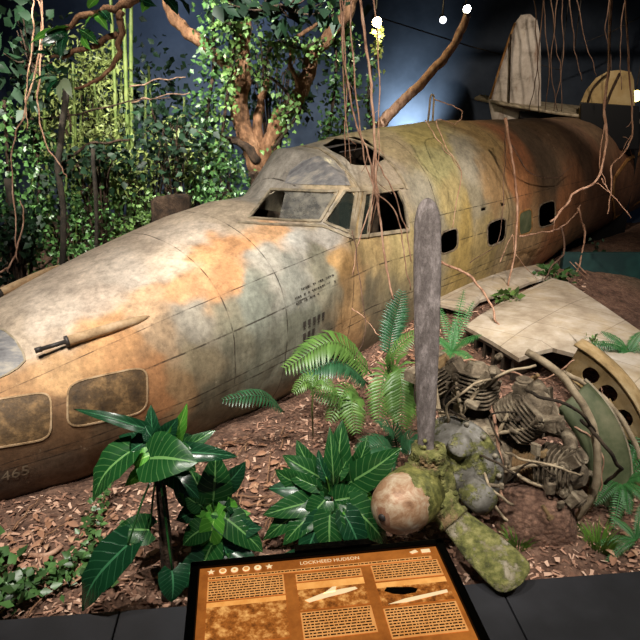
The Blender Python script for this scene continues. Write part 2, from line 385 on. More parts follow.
# ------- cut-outs in (s, theta): polygons taken off the near side
def inpoly(px, py, poly):
    r = np.zeros(px.shape, bool); k = len(poly)
    for i in range(k):
        x1, y1 = poly[i]; x2, y2 = poly[i-1]
        c = ((y1 > py) != (y2 > py)) & (px < (x2-x1)*(py-y1)/((y2-y1) if y2 != y1 else 1e-9)+x1); r ^= c
    return r
def dens(poly, k=6):
    out = []
    for i in range(len(poly)):
        a, b = poly[i], poly[(i+1) % len(poly)]
        for j in range(k): out.append((a[0]+(b[0]-a[0])*j/k, a[1]+(b[1]-a[1])*j/k))
    return out
def rrect(cx, cy, w, h, sk=0, e=4, k=28):          # pixel-space squircle skewed
    out = []
    for i in range(k):
        t = 2*PI*i/k; c, s_ = math.cos(t), math.sin(t)
        x = abs(c)**(2/e)*math.copysign(w, c); y = abs(s_)**(2/e)*math.copysign(h, s_); out.append((cx+x, cy+y+x*sk))
    return out
px_ws1 = [(249, 218), (271, 190), (338, 192), (320, 221), (285, 220)]
px_ws2 = [(324, 222), (345, 192), (356, 191), (350, 233)]
px_side = [(358, 237), (364, 194), (397, 190), (404, 206), (408, 230)]
px_roof = [(322, 145), (335, 139), (352, 137), (366, 140), (378, 149), (385, 159), (374, 165), (352, 164), (345, 157), (334, 152)]
cuts = [sth(dens(px_ws1)), sth(dens(px_ws2, 5)), sth(dens(px_side)), sth(dens(px_roof, 3))]
for cx, cy, w, h in [(449, 241, 9, 11), (496, 232, 9.5, 12), (547, 214, 8, 12)]:
    cuts.append(sth(rrect(cx, cy, w, h, -.35)))
cuts.append(sth(rrect(484, 209, 2.5, 3.2))); cuts.append(sth(rrect(503, 205, 1.8, 2.6)))
cuts += [[(a, PI-b) for a, b in c] for c in (cuts[1], cuts[2])]
for i, c in enumerate(cuts): assert all(q is not None for q in c), i

def hull_mesh():
    ss = np.r_[0.0, .03, .08, .15, np.arange(.22, 5.2, .025), np.arange(5.2, 14.0, .045)]
    nt = 220; th = 2*PI*np.arange(nt)/nt
    S, T = np.meshgrid(ss, th-PI/2, indexing='ij'); ins = np.zeros(S.shape, bool); owner = np.full(S.shape, -1)
    for ci, c in enumerate(cuts):
        poly = [(a, b) for a, b in c]; m = inpoly(S, T, poly); ins |= m; owner[m] = ci
    S2, T2 = S.copy(), T.copy(); snapped = np.zeros(S.shape, bool)
    for i, j in zip(*np.where(ins)):
        for di, dj in ((1, 0), (-1, 0), (0, 1), (0, -1), (1, 1), (-1, -1), (1, -1), (-1, 1)):
            a, b = i+di, (j+dj) % nt
            if 0 <= a < len(ss) and not ins[a, b]:
                lo, hi = 0.0, 1.0; poly = cuts[owner[i, j]]
                for _ in range(10):
                    m = (lo+hi)/2; q = inpoly(np.array([S[i, j]+(S[a, b]-S[i, j])*m]), np.array([T[i, j]+(T[a, b]-T[i, j])*m]), poly)[0]
                    if q: lo = m
                    else: hi = m
                S2[i, j] = S[i, j]+(S[a, b]-S[i, j])*lo; T2[i, j] = T[i, j]+(T[a, b]-T[i, j])*lo; snapped[i, j] = True; break
    P = hullP(S2, T2)
    # dents
    flatP = P.reshape(-1, 3)
    NN = np.cross(np.gradient(P, axis=0), np.gradient(P, axis=1)); NN /= -(np.linalg.norm(NN, axis=2, keepdims=True)+1e-9)
    dn = np.array([dentv(p) for p in flatP]).reshape(S.shape, order='C')
    P = P+NN*dn[..., None]
    arc = T2*1.0
    vs = P.reshape(-1, 3); fs = []
    for i in range(len(ss)-1):
        for j in range(nt):
            k = (j+1) % nt
            if ins[i, j] and ins[i+1, j] and ins[i, k] and ins[i+1, k]: continue
            fs.append((i*nt+j, i*nt+k, (i+1)*nt+k, (i+1)*nt+j))
    fs.append(tuple(range(nt))[::-1])
    mb = MB(); mb.add(vs, fs, [(a, b) for a, b in zip(S2.ravel(), T2.ravel())]); return mb, vs

plane = thing('crashed_aircraft', W(4, N0, 0), 'large crashed olive and rust aircraft fuselage with cockpit, lying across the undergrowth', 'aircraft')
seam_s = [hit(232, 330)[0], hit(349, 330)[0], 5.0, 6.6, 8.3, 10.2, hit(284, 300)[0]]
th_a = hit(232, 332)[1]; th_b = hit(213, 388)[1]; th_c = hit(60, 455)[1]
hm, HV = hull_mesh()
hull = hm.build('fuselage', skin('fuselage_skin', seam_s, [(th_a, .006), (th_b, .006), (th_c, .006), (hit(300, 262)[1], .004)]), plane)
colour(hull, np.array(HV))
so = hull.modifiers.new('solid', 'SOLIDIFY'); so.thickness = .012; so.offset = -1

def strip(mb, path, w, t=.012, off=.0, closed=False):   # raised band that follows the hull, path in (s, theta)
    pts = [np.array(p) for p in path]
    if closed: pts = pts+[pts[0]]
    P = [Pd(p[0], p[1], off) for p in pts]; k = len(P); vs = []; fs = []
    for i in range(k):
        a, b = P[max(i-1, 0)], P[min(i+1, k-1)]
        if closed and i in (0, k-1): a, b = P[-2], P[1]
        tg = b-a; tg = tg/(np.linalg.norm(tg)+1e-9); n_ = hullN(*pts[i]); sd = np.cross(tg, n_)
        vs += [P[i]-sd*w/2-n_*.004, P[i]-sd*w/2+n_*t, P[i]+sd*w/2+n_*t, P[i]+sd*w/2-n_*.004]
    for i in range(k-1):
        for j in range(4): fs.append((i*4+j, i*4+(j+1) % 4, (i+1)*4+(j+1) % 4, (i+1)*4+j))
    if not closed: fs += [(0, 3, 2, 1), ((k-1)*4, (k-1)*4+1, (k-1)*4+2, (k-1)*4+3)]
    mb.add(vs, fs)
def pxpath(pts, k=8):
    out = []
    for i in range(len(pts)-1):
        for j in range(k):
            t = j/k; h_ = hit(pts[i][0]+(pts[i+1][0]-pts[i][0])*t, pts[i][1]+(pts[i+1][1]-pts[i][1])*t)
            if h_: out.append(h_)
    h_ = hit(*pts[-1]); out += [h_] if h_ else []
    return out
def patch(mb, px, off=-.012, res=14):               # a filled pane that follows the hull inside a pixel polygon
    xs = [p[0] for p in px]; ys = [p[1] for p in px]
    poly = sth(px) ; c = np.mean(np.array(poly), axis=0)
    rings = []; 
    for r in np.linspace(0, 1, res//2+1): rings.append([c+(np.array(p)-c)*r for p in poly])
    vs = []; fs = []; k = len(poly)
    for rg in rings:
        for p in rg: vs.append(Pd(p[0], p[1], off))
    for i in range(len(rings)-1):
        for j in range(k): fs.append((i*k+j, i*k+(j+1) % k, (i+1)*k+(j+1) % k, (i+1)*k+j))
    mb.add(vs, fs)

# canopy
f = MB(); strip(f, cuts[0], .026, .014, closed=True); strip(f, cuts[1], .024, .014, closed=True)
strip(f, pxpath([(238, 222), (262, 224), (322, 226), (352, 238)]), .025, .012)
o = f.build('windscreen_frame', M['frame'], plane, False, .003); 
f = MB(); strip(f, cuts[2], .032, .016, closed=True); strip(f, pxpath([(368, 236), (371, 192)], 10), .02, .014); o = f.build('side_window_frame', M['frame'], plane, False, .003)
f = MB(); patch(f, dens([(285, 189), (338, 192), (320, 221), (279, 219)], 5), -.008); f.build('windscreen_pane', M['glass'], plane)
f = MB(); patch(f, dens(px_ws2, 5), -.008); f.build('windscreen_pane', M['pane'], plane)
f = MB(); patch(f, dens([(358, 237), (364, 194), (370, 193), (369, 236)], 5), -.01); f.build('side_window_pane', M['pane'], plane)
# brow panel of cloudy perspex above the windscreen
brow = [(285, 184), (290, 172), (302, 162), (318, 157), (333, 161), (344, 172), (350, 186), (330, 186)]
f = MB(); patch(f, dens(brow, 4), .006, 16); f.build('brow_panel', M['cloudy'], plane)
# roof hoops
f = MB()
s1 = hit(352, 191); s2 = hit(404, 188)
strip(f, pxpath([(352, 236), (360, 192), (350, 176), (336, 160), (320, 149), (306, 147), (300, 147)], 8), .03, .012)
strip(f, [(s2[0]+.02, a) for a in np.linspace(s2[1]+.02, PI*.42, 30)], .028, .014)
strip(f, [(a, b) for a, b in pxpath([(350, 191), (378, 190), (402, 187)], 8)], .045, .02)
f.build('canopy_rail', M['frame'], plane, False, .003)
f = MB()
for q in ((338, 143), (352, 141), (366, 146)):
    h_ = hit(*q)
    if h_: f.tube([hullP(h_[0]-.3, h_[1]-.05, -.03), hullP(h_[0], h_[1], -.02), hullP(h_[0]+.28, h_[1]+.08, -.03)], .008, 5)
f.build('roof_rib', M['gunmetal'], plane)
# interior: bulkhead behind the seats, floor, instrument coaming
f = MB(); th = np.linspace(0, 2*PI, 40, endpoint=False); f.prism([hullP(4.9, a, -.03) for a in th], D*.02); f.build('cabin_bulkhead', M['engine_dark'], plane, False)
f = MB()
f.box(W(3.75, N0, 1.25), .02, .7, .22, (D, N, Z)); f.box(W(4.45, N0-.4, 1.1), .05, .22, .4, (D, N, Z)); f.box(W(4.45, N0+.4, 1.1), .05, .22, .4, (D, N, Z))
f.build('cockpit_interior', M['engine_dark'], plane, False, .02)
f = MB(); th2 = np.linspace(PI*.05, PI*.95, 20); f.prism([hullP(8.2, a, -.03) for a in np.linspace(0, 2*PI, 40, endpoint=False)], D*.02); f.build('cabin_bulkhead', M['engine_dark'], plane, False)
# recessed side windows on the nose (painted over): rim + dusty pane
t = NT('grimy_pane'); t.setc(t.ramp(t.noise(9, 8, .75), [(.3, lin((52, 40, 28))), (.5, lin((96, 74, 48))), (.68, lin((156, 122, 80)))])); t.b.inputs['Roughness'].default_value = .7; t.bump(t.noise(30, 6), .6, .01); M['grime'] = t.m
for px in (rrect(107, 397, 40, 23, -.22, 5), rrect(17, 420, 34, 24, -.16, 5)):
    w_ = MB(); patch(w_, px, .003, 8); pn = w_.build('nose_side_window', M['grime'], plane)
    r_ = MB(); pp = [p for p in sth(px)]; strip(r_, pp, .011, .007, closed=True); r_.build('window_rim', M['dusty'], pn, False)
nw = [(-4, 328), (6, 332), (16, 341), (23, 352), (25, 361), (18, 368), (8, 374), (-5, 380), (-12, 365), (-12, 340)]
f = MB(); patch(f, nw, .004, 10); pn = f.build('nose_glazing', M['cloudy'], plane)
f = MB(); strip(f, sth(nw)+[sth(nw)[0]], .012, .008); f.build('glazing_rim', M['frame'], pn, False)
# covered cabin window and small fittings
f = MB(); patch(f, rrect(525, 222, 7, 12, -.35), .003, 8); pn = f.build('cabin_window', M['green_panel'], plane)
f = MB(); strip(f, sth(rrect(525, 222, 7, 12, -.35)), .02, .008, closed=True); f.build('window_rim', M['frame_rust'], pn, False)
f = MB()
for c in cuts[4:7]: f = MB(); strip(f, c, .016, .005, closed=True); f.build('window_surround', M['engine_dusty'], plane, False)
# entry hatch outline in the rear
hp = [(612, 200), (614, 178), (626, 160), (642, 152), (658, 165), (655, 215), (640, 240), (616, 236)]
f = MB(); q = [p for p in sth(dens(hp, 4)) if p]; 
if len(q) > 20:
    strip(f, q, .05, .02, closed=True); f.build('hatch_rim', M['frame_rust'], plane, False)
# aerial loop and blade on the roof
f = MB(); b_ = hullP(*hit(437, 124)); b_ = W(b_@D, N0-.05, 2.18)
f.tube(spline([b_, b_+Z*.16+D*.02, b_+Z*.3+D*.03, b_+Z*.33+D*.07, b_+Z*.28+D*.1, b_+Z*.02+D*.1], 5), .012, 6)
f.lathe(b_-Z*.04, Z, [(0, .09), (.05, .075), (.08, .04)], 12); f.build('loop_aerial', M['pipe'], plane)

# guns: fairing + barrel (near and far side of the nose)
for sgn in (-1, 1):
    h1 = hit(142, 319); h0 = hit(66, 343)
    pe = hullP(*h1, .0); ps = hullP(h0[0]-.02, h0[1], .05); pb = hullP(h0[0]-.2, h0[1]-.02, .09)
    if sgn > 0:
        mir = lambda s_, a, o_: hullP(s_, PI-a, o_)
        pe = mir(h1[0], h1[1], 0); ps = mir(h0[0]-.02, h0[1], .03); pb = mir(h0[0]-.2, h0[1]-.02, .07)
    ax = ps-pe; ax /= np.linalg.norm(ax); f = MB()
    L = np.linalg.norm(ps-pe)
    f.lathe(pe-ax*.06, ax, [(0, .003), (.04, .018), (.10, .028), (L*.5, .034), (L+.04, .034), (L+.06, .03)], 14)
    g = f.build('machine_gun', M['dusty'], plane)
    f = MB(); f.lathe(pe+ax*(L-.02), ax, [(0, .037), (.02, .037), (.021, .014), (.16, .014), (.161, .018), (.20, .018)], 12); f.build('gun_barrel', M['gunmetal'], g)

# lettering
def text_mesh(body, size):
    cu = bpy.data.curves.new('t', 'FONT'); cu.body = body; cu.size = size; cu.resolution_u = 3
    o = bpy.data.objects.new('t', cu); COL.objects.link(o); dg = bpy.context.evaluated_depsgraph_get()
    me = bpy.data.meshes.new_from_object(o.evaluated_get(dg)); vs = [tuple(v.co) for v in me.vertices]; fs = [tuple(p.vertices) for p in me.polygons]
    bpy.data.objects.remove(o); bpy.data.meshes.remove(me); return vs, fs
def onhull(name, body, px, size, mat, off=.007, slant=0):
    vs, fs = text_mesh(body, size); h_ = hit(*px); r = float(hullR(*h_)); mb = MB()
    mb.add([Pd(h_[0]+x, h_[1]-y/r*1.0, off) for x, y, z_ in vs], fs); return mb.build(name, mat, plane, False)
M['stencil'] = flat('stencil_dark', (62, 56, 50), .8); M['pale_paint'] = patchy('pale_paint', [(110, 96, 78), (164, 148, 124)], 20, .8, bump=0)
onhull('serial_number', '465', (1, 481), .105, M['pale_paint'])
f = MB()
h_ = hit(303, 322); r = float(hullR(*h_))
for row, k in ((0, 5), (1, 3)):
    for i in range(k):
        s_ = h_[0]+i*.052; a_ = h_[1]+row*.10/r
        q = [(0, 0), (.03, 0), (.03, .045), (.02, .05), (.03, .07), (0, .07), (.01, .05), (0, .045)]
        f.add([Pd(s_+x, a_+y/r, .007) for x, y in q], [tuple(range(8))])
f.build('mission_marks', M['stencil'], plane, False)
f = MB(); h_ = hit(293, 292); r = float(hullR(*h_))
for row in range(3):
    x = .0 if row else .08; f = MB()
    while x < (.42 if row < 2 else .25):
        w_ = random.uniform(.006, .022)
        q = [(x, 0), (x+w_, 0), (x+w_, .013), (x, .013)]
        f.add([Pd(h_[0]+a, h_[1]+(b+row*.045)/r, .007) for a, b in q], [(0, 1, 2, 3)]); x += w_+random.choice([.006, .006, .008, .03])
    f.build('stencil_lettering', M['stencil'], plane, False)

# ------------------------------------------------------------------ ground
def ground(x, y):
    P = np.stack([np.asarray(x, float), np.asarray(y, float)], -1); s = P@D[:2]; n_ = P@N[:2]
    g = .02+.34*np.exp(-((n_-3.0)/.75)**2)*sm(s, 3.1, 4.9)+.16*np.exp(-((n_-2.1)/.8)**2)*sm(s, 3.0, 4.2)
    g = g+.17*np.exp(-(((s-2.95)/.33)**2+((n_-1.12)/.3)**2))
    g = g+.08*np.exp(-(((s-1.2)/.5)**2+((n_-2.75)/.35)**2))
    g = g+.06*np.exp(-(((s-2.6)/.6)**2+((n_-2.85)/.3)**2))
    return g
def gz(x, y):
    return float(ground(x, y))+.022*noise.noise(Vector((x*3, y*3, 0)))+.02*noise.noise(Vector((x*9, y*9, 3)))
f = MB(); nx, ny = 260, 260; xs = np.linspace(-1, 1, nx); xs = 6.5*np.sign(xs)*np.abs(xs)**1.5; ys = 2.0+11.9*np.linspace(0, 1, ny)**1.7
vs = [(x, y, gz(x, y)) for x in xs for y in ys]; fs = [(i*ny+j, (i+1)*ny+j, (i+1)*ny+j+1, i*ny+j+1) for i in range(nx-1) for j in range(ny-1)]
f.add(vs, fs)
t = NT('mulch_soil')
c = t.ramp(t.noise(9, 9, .75), [(.3, lin((70, 48, 38))), (.45, lin((128, 94, 76))), (.6, lin((168, 130, 108))), (.75, lin((196, 160, 138)))])
vo = t.n('ShaderNodeTexVoronoi'); vo.inputs['Scale'].default_value = 34; t.l(t.coord(), vo.inputs[0])
c = t.mix(.35, c, t.ramp(vo.outputs['Distance'], [(.1, lin((170, 128, 102))), (.6, lin((60, 38, 28)))]))
c = t.mix(1, c, t.ramp(t.noise(1.5, 4), [(.35, G(.6)), (.6, G(1))]), 'MULTIPLY')
t.setc(c); t.b.inputs['Roughness'].default_value = .95; t.bump(t.math('ADD', t.noise(30, 8, .75), t.math('MULTIPLY', vo.outputs['Distance'], -.6)), 1, .03); M['soil'] = t.m
f.build('floor', M['soil']); bpy.data.objects['floor']['kind'] = 'structure'

# ------------------------------------------------------------------ room shell
t = NT('backdrop_wall'); t.setc(t.ramp(t.noise(.9, 4, .6), [(.3, lin((44, 54, 68))), (.7, lin((84, 94, 110)))])); t.b.inputs['Roughness'].default_value = .95; M['wall'] = t.m
f = MB(); f.box((0, 14.0, 2.3), 13, .1, 2.6); struct(f, 'wall_back', M['wall'])
f = MB(); f.box((-6.9, 7, 2.3), .1, 7, 2.6); struct(f, 'wall_left', M['wall'])
f = MB(); f.box((13.0, 7, 2.3), .1, 7, 2.6); struct(f, 'wall_right', M['wall'])
f = MB(); f.box((3, 7, 4.95), 10.1, 7.1, .05); struct(f, 'ceiling', M['black'])
t = NT('teal_lit_panel'); t.setc(t.ramp(t.noise(2, 3), [(.4, lin((24, 52, 54))), (.6, lin((40, 80, 76)))])); t.b.inputs['Roughness'].default_value = .8; M['teal_lit'] = t.m  # teal glow on the backdrop wall is put into this panel's colour
f = MB(); f.box((5.2, 7.5, .3), 2.1, .04, .33); struct(f, 'trim_8', M['teal_lit'])
t = NT('plinth_black'); t.setc(t.ramp(t.noise(3, 5), [(.4, lin((24, 24, 27))), (.7, lin((38, 38, 42)))])); t.b.inputs['Roughness'].default_value = .55; t.bump(t.noise(60, 3), .1, .003); M['plinth'] = t.m
# plinth panels along the edge of the display
E0 = np.array([-1.49, 2.155]); ed = np.array([1.64, 2.465])-E0; ed /= np.linalg.norm(ed); en = np.array([ed[1], -ed[0]])
A = E0-ed*.6
cut_px = [atz(121, 606, .15)[:2], atz(497, 580, .15)[:2]]
lens = [0]+[float((q-A)@ed) for q in cut_px]+[6.5]
for i in range(3):
    a = A+ed*(lens[i]+.003); b = A+ed*(lens[i+1]-.003); f = MB()
    f.prism([(*a, -.4), (*b, -.4), (*(b+en*.95), -.4), (*(a+en*.95), -.4)][::-1], Z*.55)
    o = struct(f, 'trim_%d' % (i+1), M['plinth']); b_ = o.modifiers.new('b', 'BEVEL'); b_.width = .006; b_.segments = 2

# ------------------------------------------------------------------ wing
wing_t = thing('aircraft_wing', W(5.4, 2.3, .2), 'broken pale tan wing section lying flat beside the fuselage behind the engine', 'wing')
t = NT('wing_skin')
c = t.ramp(t.noise(3, 8, .7), [(.3, lin((132, 116, 96))), (.5, lin((172, 158, 138))), (.7, lin((200, 190, 176)))])
sep = t.n('ShaderNodeSeparateXYZ'); t.l(t.coord('UV'), sep.inputs[0])
gr = t.math('MAXIMUM', t.math('LESS_THAN', t.math('FRACT', t.math('MULTIPLY', sep.outputs[0], 2.6)), .022), t.math('LESS_THAN', t.math('FRACT', t.math('MULTIPLY', sep.outputs[1], 1.9)), .018))
c = t.mix(t.math('MULTIPLY', gr, .55), c, lin((90, 74, 56))); c = t.mix(t.ramp(t.noise(1.8, 6, .7), [(.52, G(0)), (.68, G(.4))]), c, lin((176, 150, 100)))
t.setc(c); t.b.inputs['Roughness'].default_value = .7; t.bump(t.noise(14, 6), .4, .01); M['wing'] = t.m
def slab(px, z0, th, name, mat, zf=None):
    f = MB(); P = [atz(x, y, z0) for x, y in px]; 
    if zf: P = [atz(x, y, z0+zf(x, y)) for x, y in px]
    # subdivide by fan of rings for gentle camber
    c = np.mean(P, axis=0); k = len(P); vs = []; us = []; fs = []; R_ = 6
    for r in range(R_+1):
        for p in P:
            q = c+(p-c)*r/R_; q = q+Z*(.05*(1-(r/R_)**2)); vs.append(q); us.append((q@D, q@N))
    for r in range(R_):
        for j in range(k): fs.append((r*k+j, r*k+(j+1) % k, (r+1)*k+(j+1) % k, (r+1)*k+j))
    b = len(vs)
    for p in P: vs.append(p-Z*th); us.append((p@D, p@N))
    for j in range(k): fs.append((R_*k+j, R_*k+(j+1) % k, b+(j+1) % k, b+j))
    fs.append(tuple(range(b, b+k)))
    f.add(vs, fs, us); return f.build(name, mat, wing_t, False)
wb = [(465, 326), (480, 315), (505, 300), (530, 288), (552, 278), (568, 282), (600, 303), (645, 334), (700, 372), (690, 440), (640, 412), (612, 375), (580, 355), (553, 348), (535, 352), (519, 358), (492, 341)]
slab(dens(wb, 2), .52, .035, 'wing_skin', M['wing'])
wa = [(425, 286), (455, 277), (500, 270), (540, 264), (552, 276), (530, 282), (512, 290), (480, 300), (468, 312), (448, 306), (432, 303)]
slab(dens(wa, 2), .50, .03, 'wing_root_skin', M['wing'])
f = MB()
for u in np.linspace(.05, .95, 6):
    a = atz(468, 330, .45)*(1-u)+atz(519, 360, .45)*u; f.box(a-Z*.08+D*.25, .3, .012, .1, (D, N, Z))
f.build('wing_rib', M['engine_dark'], wing_t, False)
f = MB(); a, b = atz(466, 329, .47), atz(519, 360, .47); f.tube([a-Z*.01, b-Z*.01], .022, 8); f.build('leading_edge', M['gunmetal'], wing_t)
for x_, y_ in [(484, 293), (500, 283), (515, 280), (470, 297)]:
    f = MB(); c = atz(x_, y_, .5); f.prism([c+D*.12*math.cos(a)*random.uniform(.5, 1)+N*.07*math.sin(a) for a in np.linspace(0, 5.4, 7)], Z*.012+D*.02); f.build('torn_skin', M['engine_dark'], wing_t, False)

# ------------------------------------------------------------------ engine / propeller frame
HUB = atz(425, 486, .42)
AX = D*.985+Z*(-.05)+N*(.03); AX /= np.linalg.norm(AX)
UP = Z-AX*(Z@AX); UP /= np.linalg.norm(UP); SD = np.cross(UP, AX); 
if SD@N > 0: SD = -SD                           # towards the right / viewer
def ER(a, r, deg): t = math.radians(deg); return HUB+AX*a+(UP*math.cos(t)+SD*math.sin(t))*r
def rad(deg): t = math.radians(deg); return UP*math.cos(t)+SD*math.sin(t)
# propeller
prop = thing('propeller', HUB, 'moss-covered three-blade propeller with scuffed spinner, one blade standing upright', 'propeller')
f = MB(); f.lathe(HUB-AX*.40, AX, [(0, .004), (.006, .033), (.018, .066), (.05, .108), (.09, .134), (.15, .153), (.22, .160), (.30, .160), (.36, .15)], 32); sp = f.build('spinner', M['spinner'], prop)
f = MB(); f.lathe(HUB-AX*.405, AX, [(0, .02), (.008, .02), (.009, .012)], 16); f.build('spinner_boss', M['gunmetal'], sp)
f = MB(); f.lathe(HUB-AX*.07, AX, [(0, .145), (.02, .15), (.05, .12), (.12, .115), (.16, .13), (.18, .13), (.2, .08)], 28)
for dg in (0, 122, 240):
    f.lathe(HUB, rad(dg), [(.02, .10), (.1, .095), (.12, .105), (.16, .108), (.17, .085), (.2, .083), (.21, .095), (.235, .095), (.24, .07)], 20)
f.build('hub', M['hub_moss'], prop)
f = MB()
for dg in (0, 122, 240):
    for k in range(6):
        f = MB(); t_ = k*PI/3+.3; a1 = AX*math.cos(t_)+np.cross(rad(dg), AX)*math.sin(t_); f.lathe(HUB+rad(dg)*.135+a1*.112, a1, [(-.01, .014), (.012, .014), (.013, .008)], 6); f.build('hub_bolt', M['hub_moss'], prop)
    for k in range(5):
        f = MB(); q = rad(dg+38+k*9); f.lathe(HUB-AX*.0+q*.128, q, [(-.02, .017), (.014, .017), (.016, .008)], 6); f.build('hub_bolt', M['hub_moss'], prop)
def blade(dg, L, chord, mat, p0=.5, p1=.5, bend=None, root=.42, thick=.05):
    f = MB(); u = rad(dg); sdv = np.cross(u, AX); V = HUB+u*.5-C0; au = math.atan2(sdv@V, -(AX@V)) ; au = math.atan2(-(sdv@V), (AX@V)); pitch0, pitch1 = au+p0, au+p1; vs = []; fs = []; us = []; k = 26; n_ = 16
    for i in range(k):
        q = i/(k-1); q = 1-(1-q)**1.6; r = .2+(L-.2)*q
        wd = chord*np.interp(q, [0, .06, .2, .45, .75, .9, .94, .965, .985, .995, 1], [root, root, .8, .96, 1.0, .94, .84, .7, .5, .3, .06])
        tk = np.interp(q, [0, .08, .25, 1], [chord*.5, chord*.48, thick, max(.014, thick*.6)])
        if q > .95: tk *= (1.02-q)/.07
        pt = pitch0+(pitch1-pitch0)*q
        e1 = sdv*math.cos(pt)+AX*math.sin(pt); e2 = np.cross(u, e1)
        c = HUB+u*r+(bend(q) if bend else 0)
        for j in range(n_):
            t_ = 2*PI*j/n_; vs.append(c+e1*math.cos(t_)*wd/2+e2*math.sin(t_)*tk/2); us.append((q, j/n_))
    for i in range(k-1):
        for j in range(n_): fs.append((i*n_+j, i*n_+(j+1) % n_, (i+1)*n_+(j+1) % n_, (i+1)*n_+j))
    fs += [tuple(range(n_)), tuple(range((k-1)*n_, k*n_))[::-1]]
    f.add(vs, fs, us); return f.build('blade', mat, prop)
VC = ray(430, 330)[:2]
blade(-4.5, 1.56, .15, M['blade'], .6, .3, lambda q: -SD*.02*q, .62)
tipw = atz(521, 584, .22)
u2 = rad(122); endp = HUB+u2*.78
blade(122, .78, .235, M['blade_moss'], .5, .25, lambda q: (tipw-endp)*q, .7, .08)
tb = blade(240, .55, .25, M['blade_moss'], .3, .2)
# moss collar at the foot of the upright blade
f = MB()
for i in range(260):
    a = random.uniform(0, 2*PI); r = random.gauss(.2, .03); c = HUB+rad(0)*r+(AX*math.cos(a)+SD*math.sin(a))*(.085 if r < .245 else .045)
    f.lathe(c, (random.uniform(-1, 1), random.uniform(-1, 1), 1), [(-.012, .004), (-.004, .013), (.006, .012), (.012, .003)], 5)
f.build('moss_clump', M['grass'] if False else M['hub_moss'], prop)

# ------------------------------------------------------------------ radial engine
eng = thing('radial_engine', ER(.55, 0, 0)-Z*.4, 'dusty broken radial engine with finned cylinders half buried in soil beside the wing', 'engine')
f = MB(); f.lathe(ER(.12, 0, 0), AX, [(0, .1), (.02, .13), (.05, .145), (.09, .19), (.15, .235), (.2, .25), (.23, .25), (.235, .28), (.26, .28), (.265, .25), (.3, .25)], 32); f.build('nose_case', M['case_moss'], eng)
f = MB(); f.lathe(ER(.40, 0, 0), AX, [(0, .24), (.02, .27), (.1, .28), (.3, .28), (.36, .25), (.5, .2)], 27); f.build('crankcase', M['engine_dusty'], eng)
f = MB()
for k in range(14):
    q = ER(.36, .265, k*360/14+7); f = MB(); f.lathe(q-AX*.02, AX, [(0, .016), (.03, .016), (.031, .008)], 6); f.build('case_bolt', M['engine_grey'], eng)
f = MB(); f.lathe(ER(.2, .17, 100), rad(95)*.8-AX*.3, [(0, .08), (.04, .088), (.12, .085), (.15, .07), (.165, .03)], 20); f.build('magneto', M['case_moss'], eng)
f = MB(); f.lathe(ER(.22, .16, 20), rad(30)*.8-AX*.4, [(0, .065), (.06, .06), (.08, .07), (.1, .07), (.11, .03)], 16); f.build('governor', M['case_moss'], eng)
def cyl(deg, a0, br, hr, L0, L1, mats, parent):
    u = rad(deg); sdv = np.cross(u, AX); c = ER(a0, 0, 0); f = MB()
    prof = []; k = 11
    prof.append((L0, br*1.12)); prof.append((L0+.02, br*1.12))
    for i in range(k):
        r0 = L0+.025+(L1-L0-.03)*i/k; w_ = (L1-L0-.03)/k
        prof += [(r0, br*.9), (r0+w_*.25, br*.9), (r0+w_*.3, br), (r0+w_*.8, br), (r0+w_*.85, br*.9)]
    prof.append((L1, br*.9)); f.lathe(c, u, prof, 24); cy = f.build('cylinder', mats[0], parent)
    # head: stacked fin plates, two rocker lobes
    h = MB(); nf = 9
    h.lathe(c, u, [(L1-.01, br*.95), (L1+.02, br*1.05), (L1+.2, br*.9), (L1+.25, br*.5)], 20)
    for i in range(nf):
        q = i/(nf-1); r0 = L1+.01+q*.19; wx = hr*(1.0-.22*q*q); wy = hr*(1.0-.12*q)
        pl = []
        for j in range(20):
            t_ = 2*PI*j/20; jt = 1+.06*noise.noise(Vector((deg, i*.3, j*.8)))
            cc = abs(math.cos(t_))**.65*math.copysign(1, math.cos(t_)); s_ = abs(math.sin(t_))**.65*math.copysign(1, math.sin(t_))
            pl.append(c+u*r0+(sdv*cc*wx+AX*s_*wy)*jt)
        h.prism(pl, u*.0075)
    hd = h.build('cylinder_head', mats[1], cy, False)
    for sg in (-1, 1):
        h = MB(); b = c+u*(L1+.17)+sdv*sg*hr*.62-AX*.04; ax_ = u*.75+sdv*sg*.6-AX*.1; ax_ /= np.linalg.norm(ax_); y_ = np.cross(ax_, AX); y_ /= np.linalg.norm(y_); x_ = np.cross(y_, ax_)
        h.box(b+ax_*.03, .055, .035, .06, (x_, y_, ax_)); h.lathe(b+ax_*.09, ax_, [(0, .045), (.01, .045), (.014, .03), (.02, .03)], 12)
        h.lathe(b-x_*.055, -x_, [(0, .03), (.012, .03), (.014, .012), (.02, .012)], 10)
        h.build('rocker_box', mats[1], hd, False, .008)
    h = MB()
    for sg in (-1, 1):
        h.tube(spline([ER(a0-.16, .24, deg+sg*7), c+u*(L0+.2)-AX*(br+.03)+sdv*sg*.05, c+u*(L1+.15)-AX*.09+sdv*sg*hr*.6], 4), .012, 7)
    h.build('pushrod_tube', M['pipe'], cy)
    h = MB(); h.tube(spline([c+u*(L1+.12)-AX*hr*.9+sdv*.03, c+u*(L1+.14)-AX*(hr+.04)+sdv*.05, c+u*(L1+.02)-AX*(hr+.06)+sdv*.1, ER(a0-.18, .3, deg+12)], 5), .006, 6)
    h.lathe(c+u*(L1+.12)-AX*hr*.8, -AX, [(0, .016), (.05, .014), (.06, .008)], 8)
    h.build('ignition_lead', M['engine_dark'], cy)
cyl(-3, .52, .092, .13, .22, .33, (M['engine_dark'], M['engine_dusty']), eng)
cyl(39, .58, .1, .15, .22, .35, (M['engine_dark'], M['engine_dusty']), eng)
cyl(82, .58, .1, .13, .2, .41, (M['barrel_rust'], M['engine_dusty']), eng)
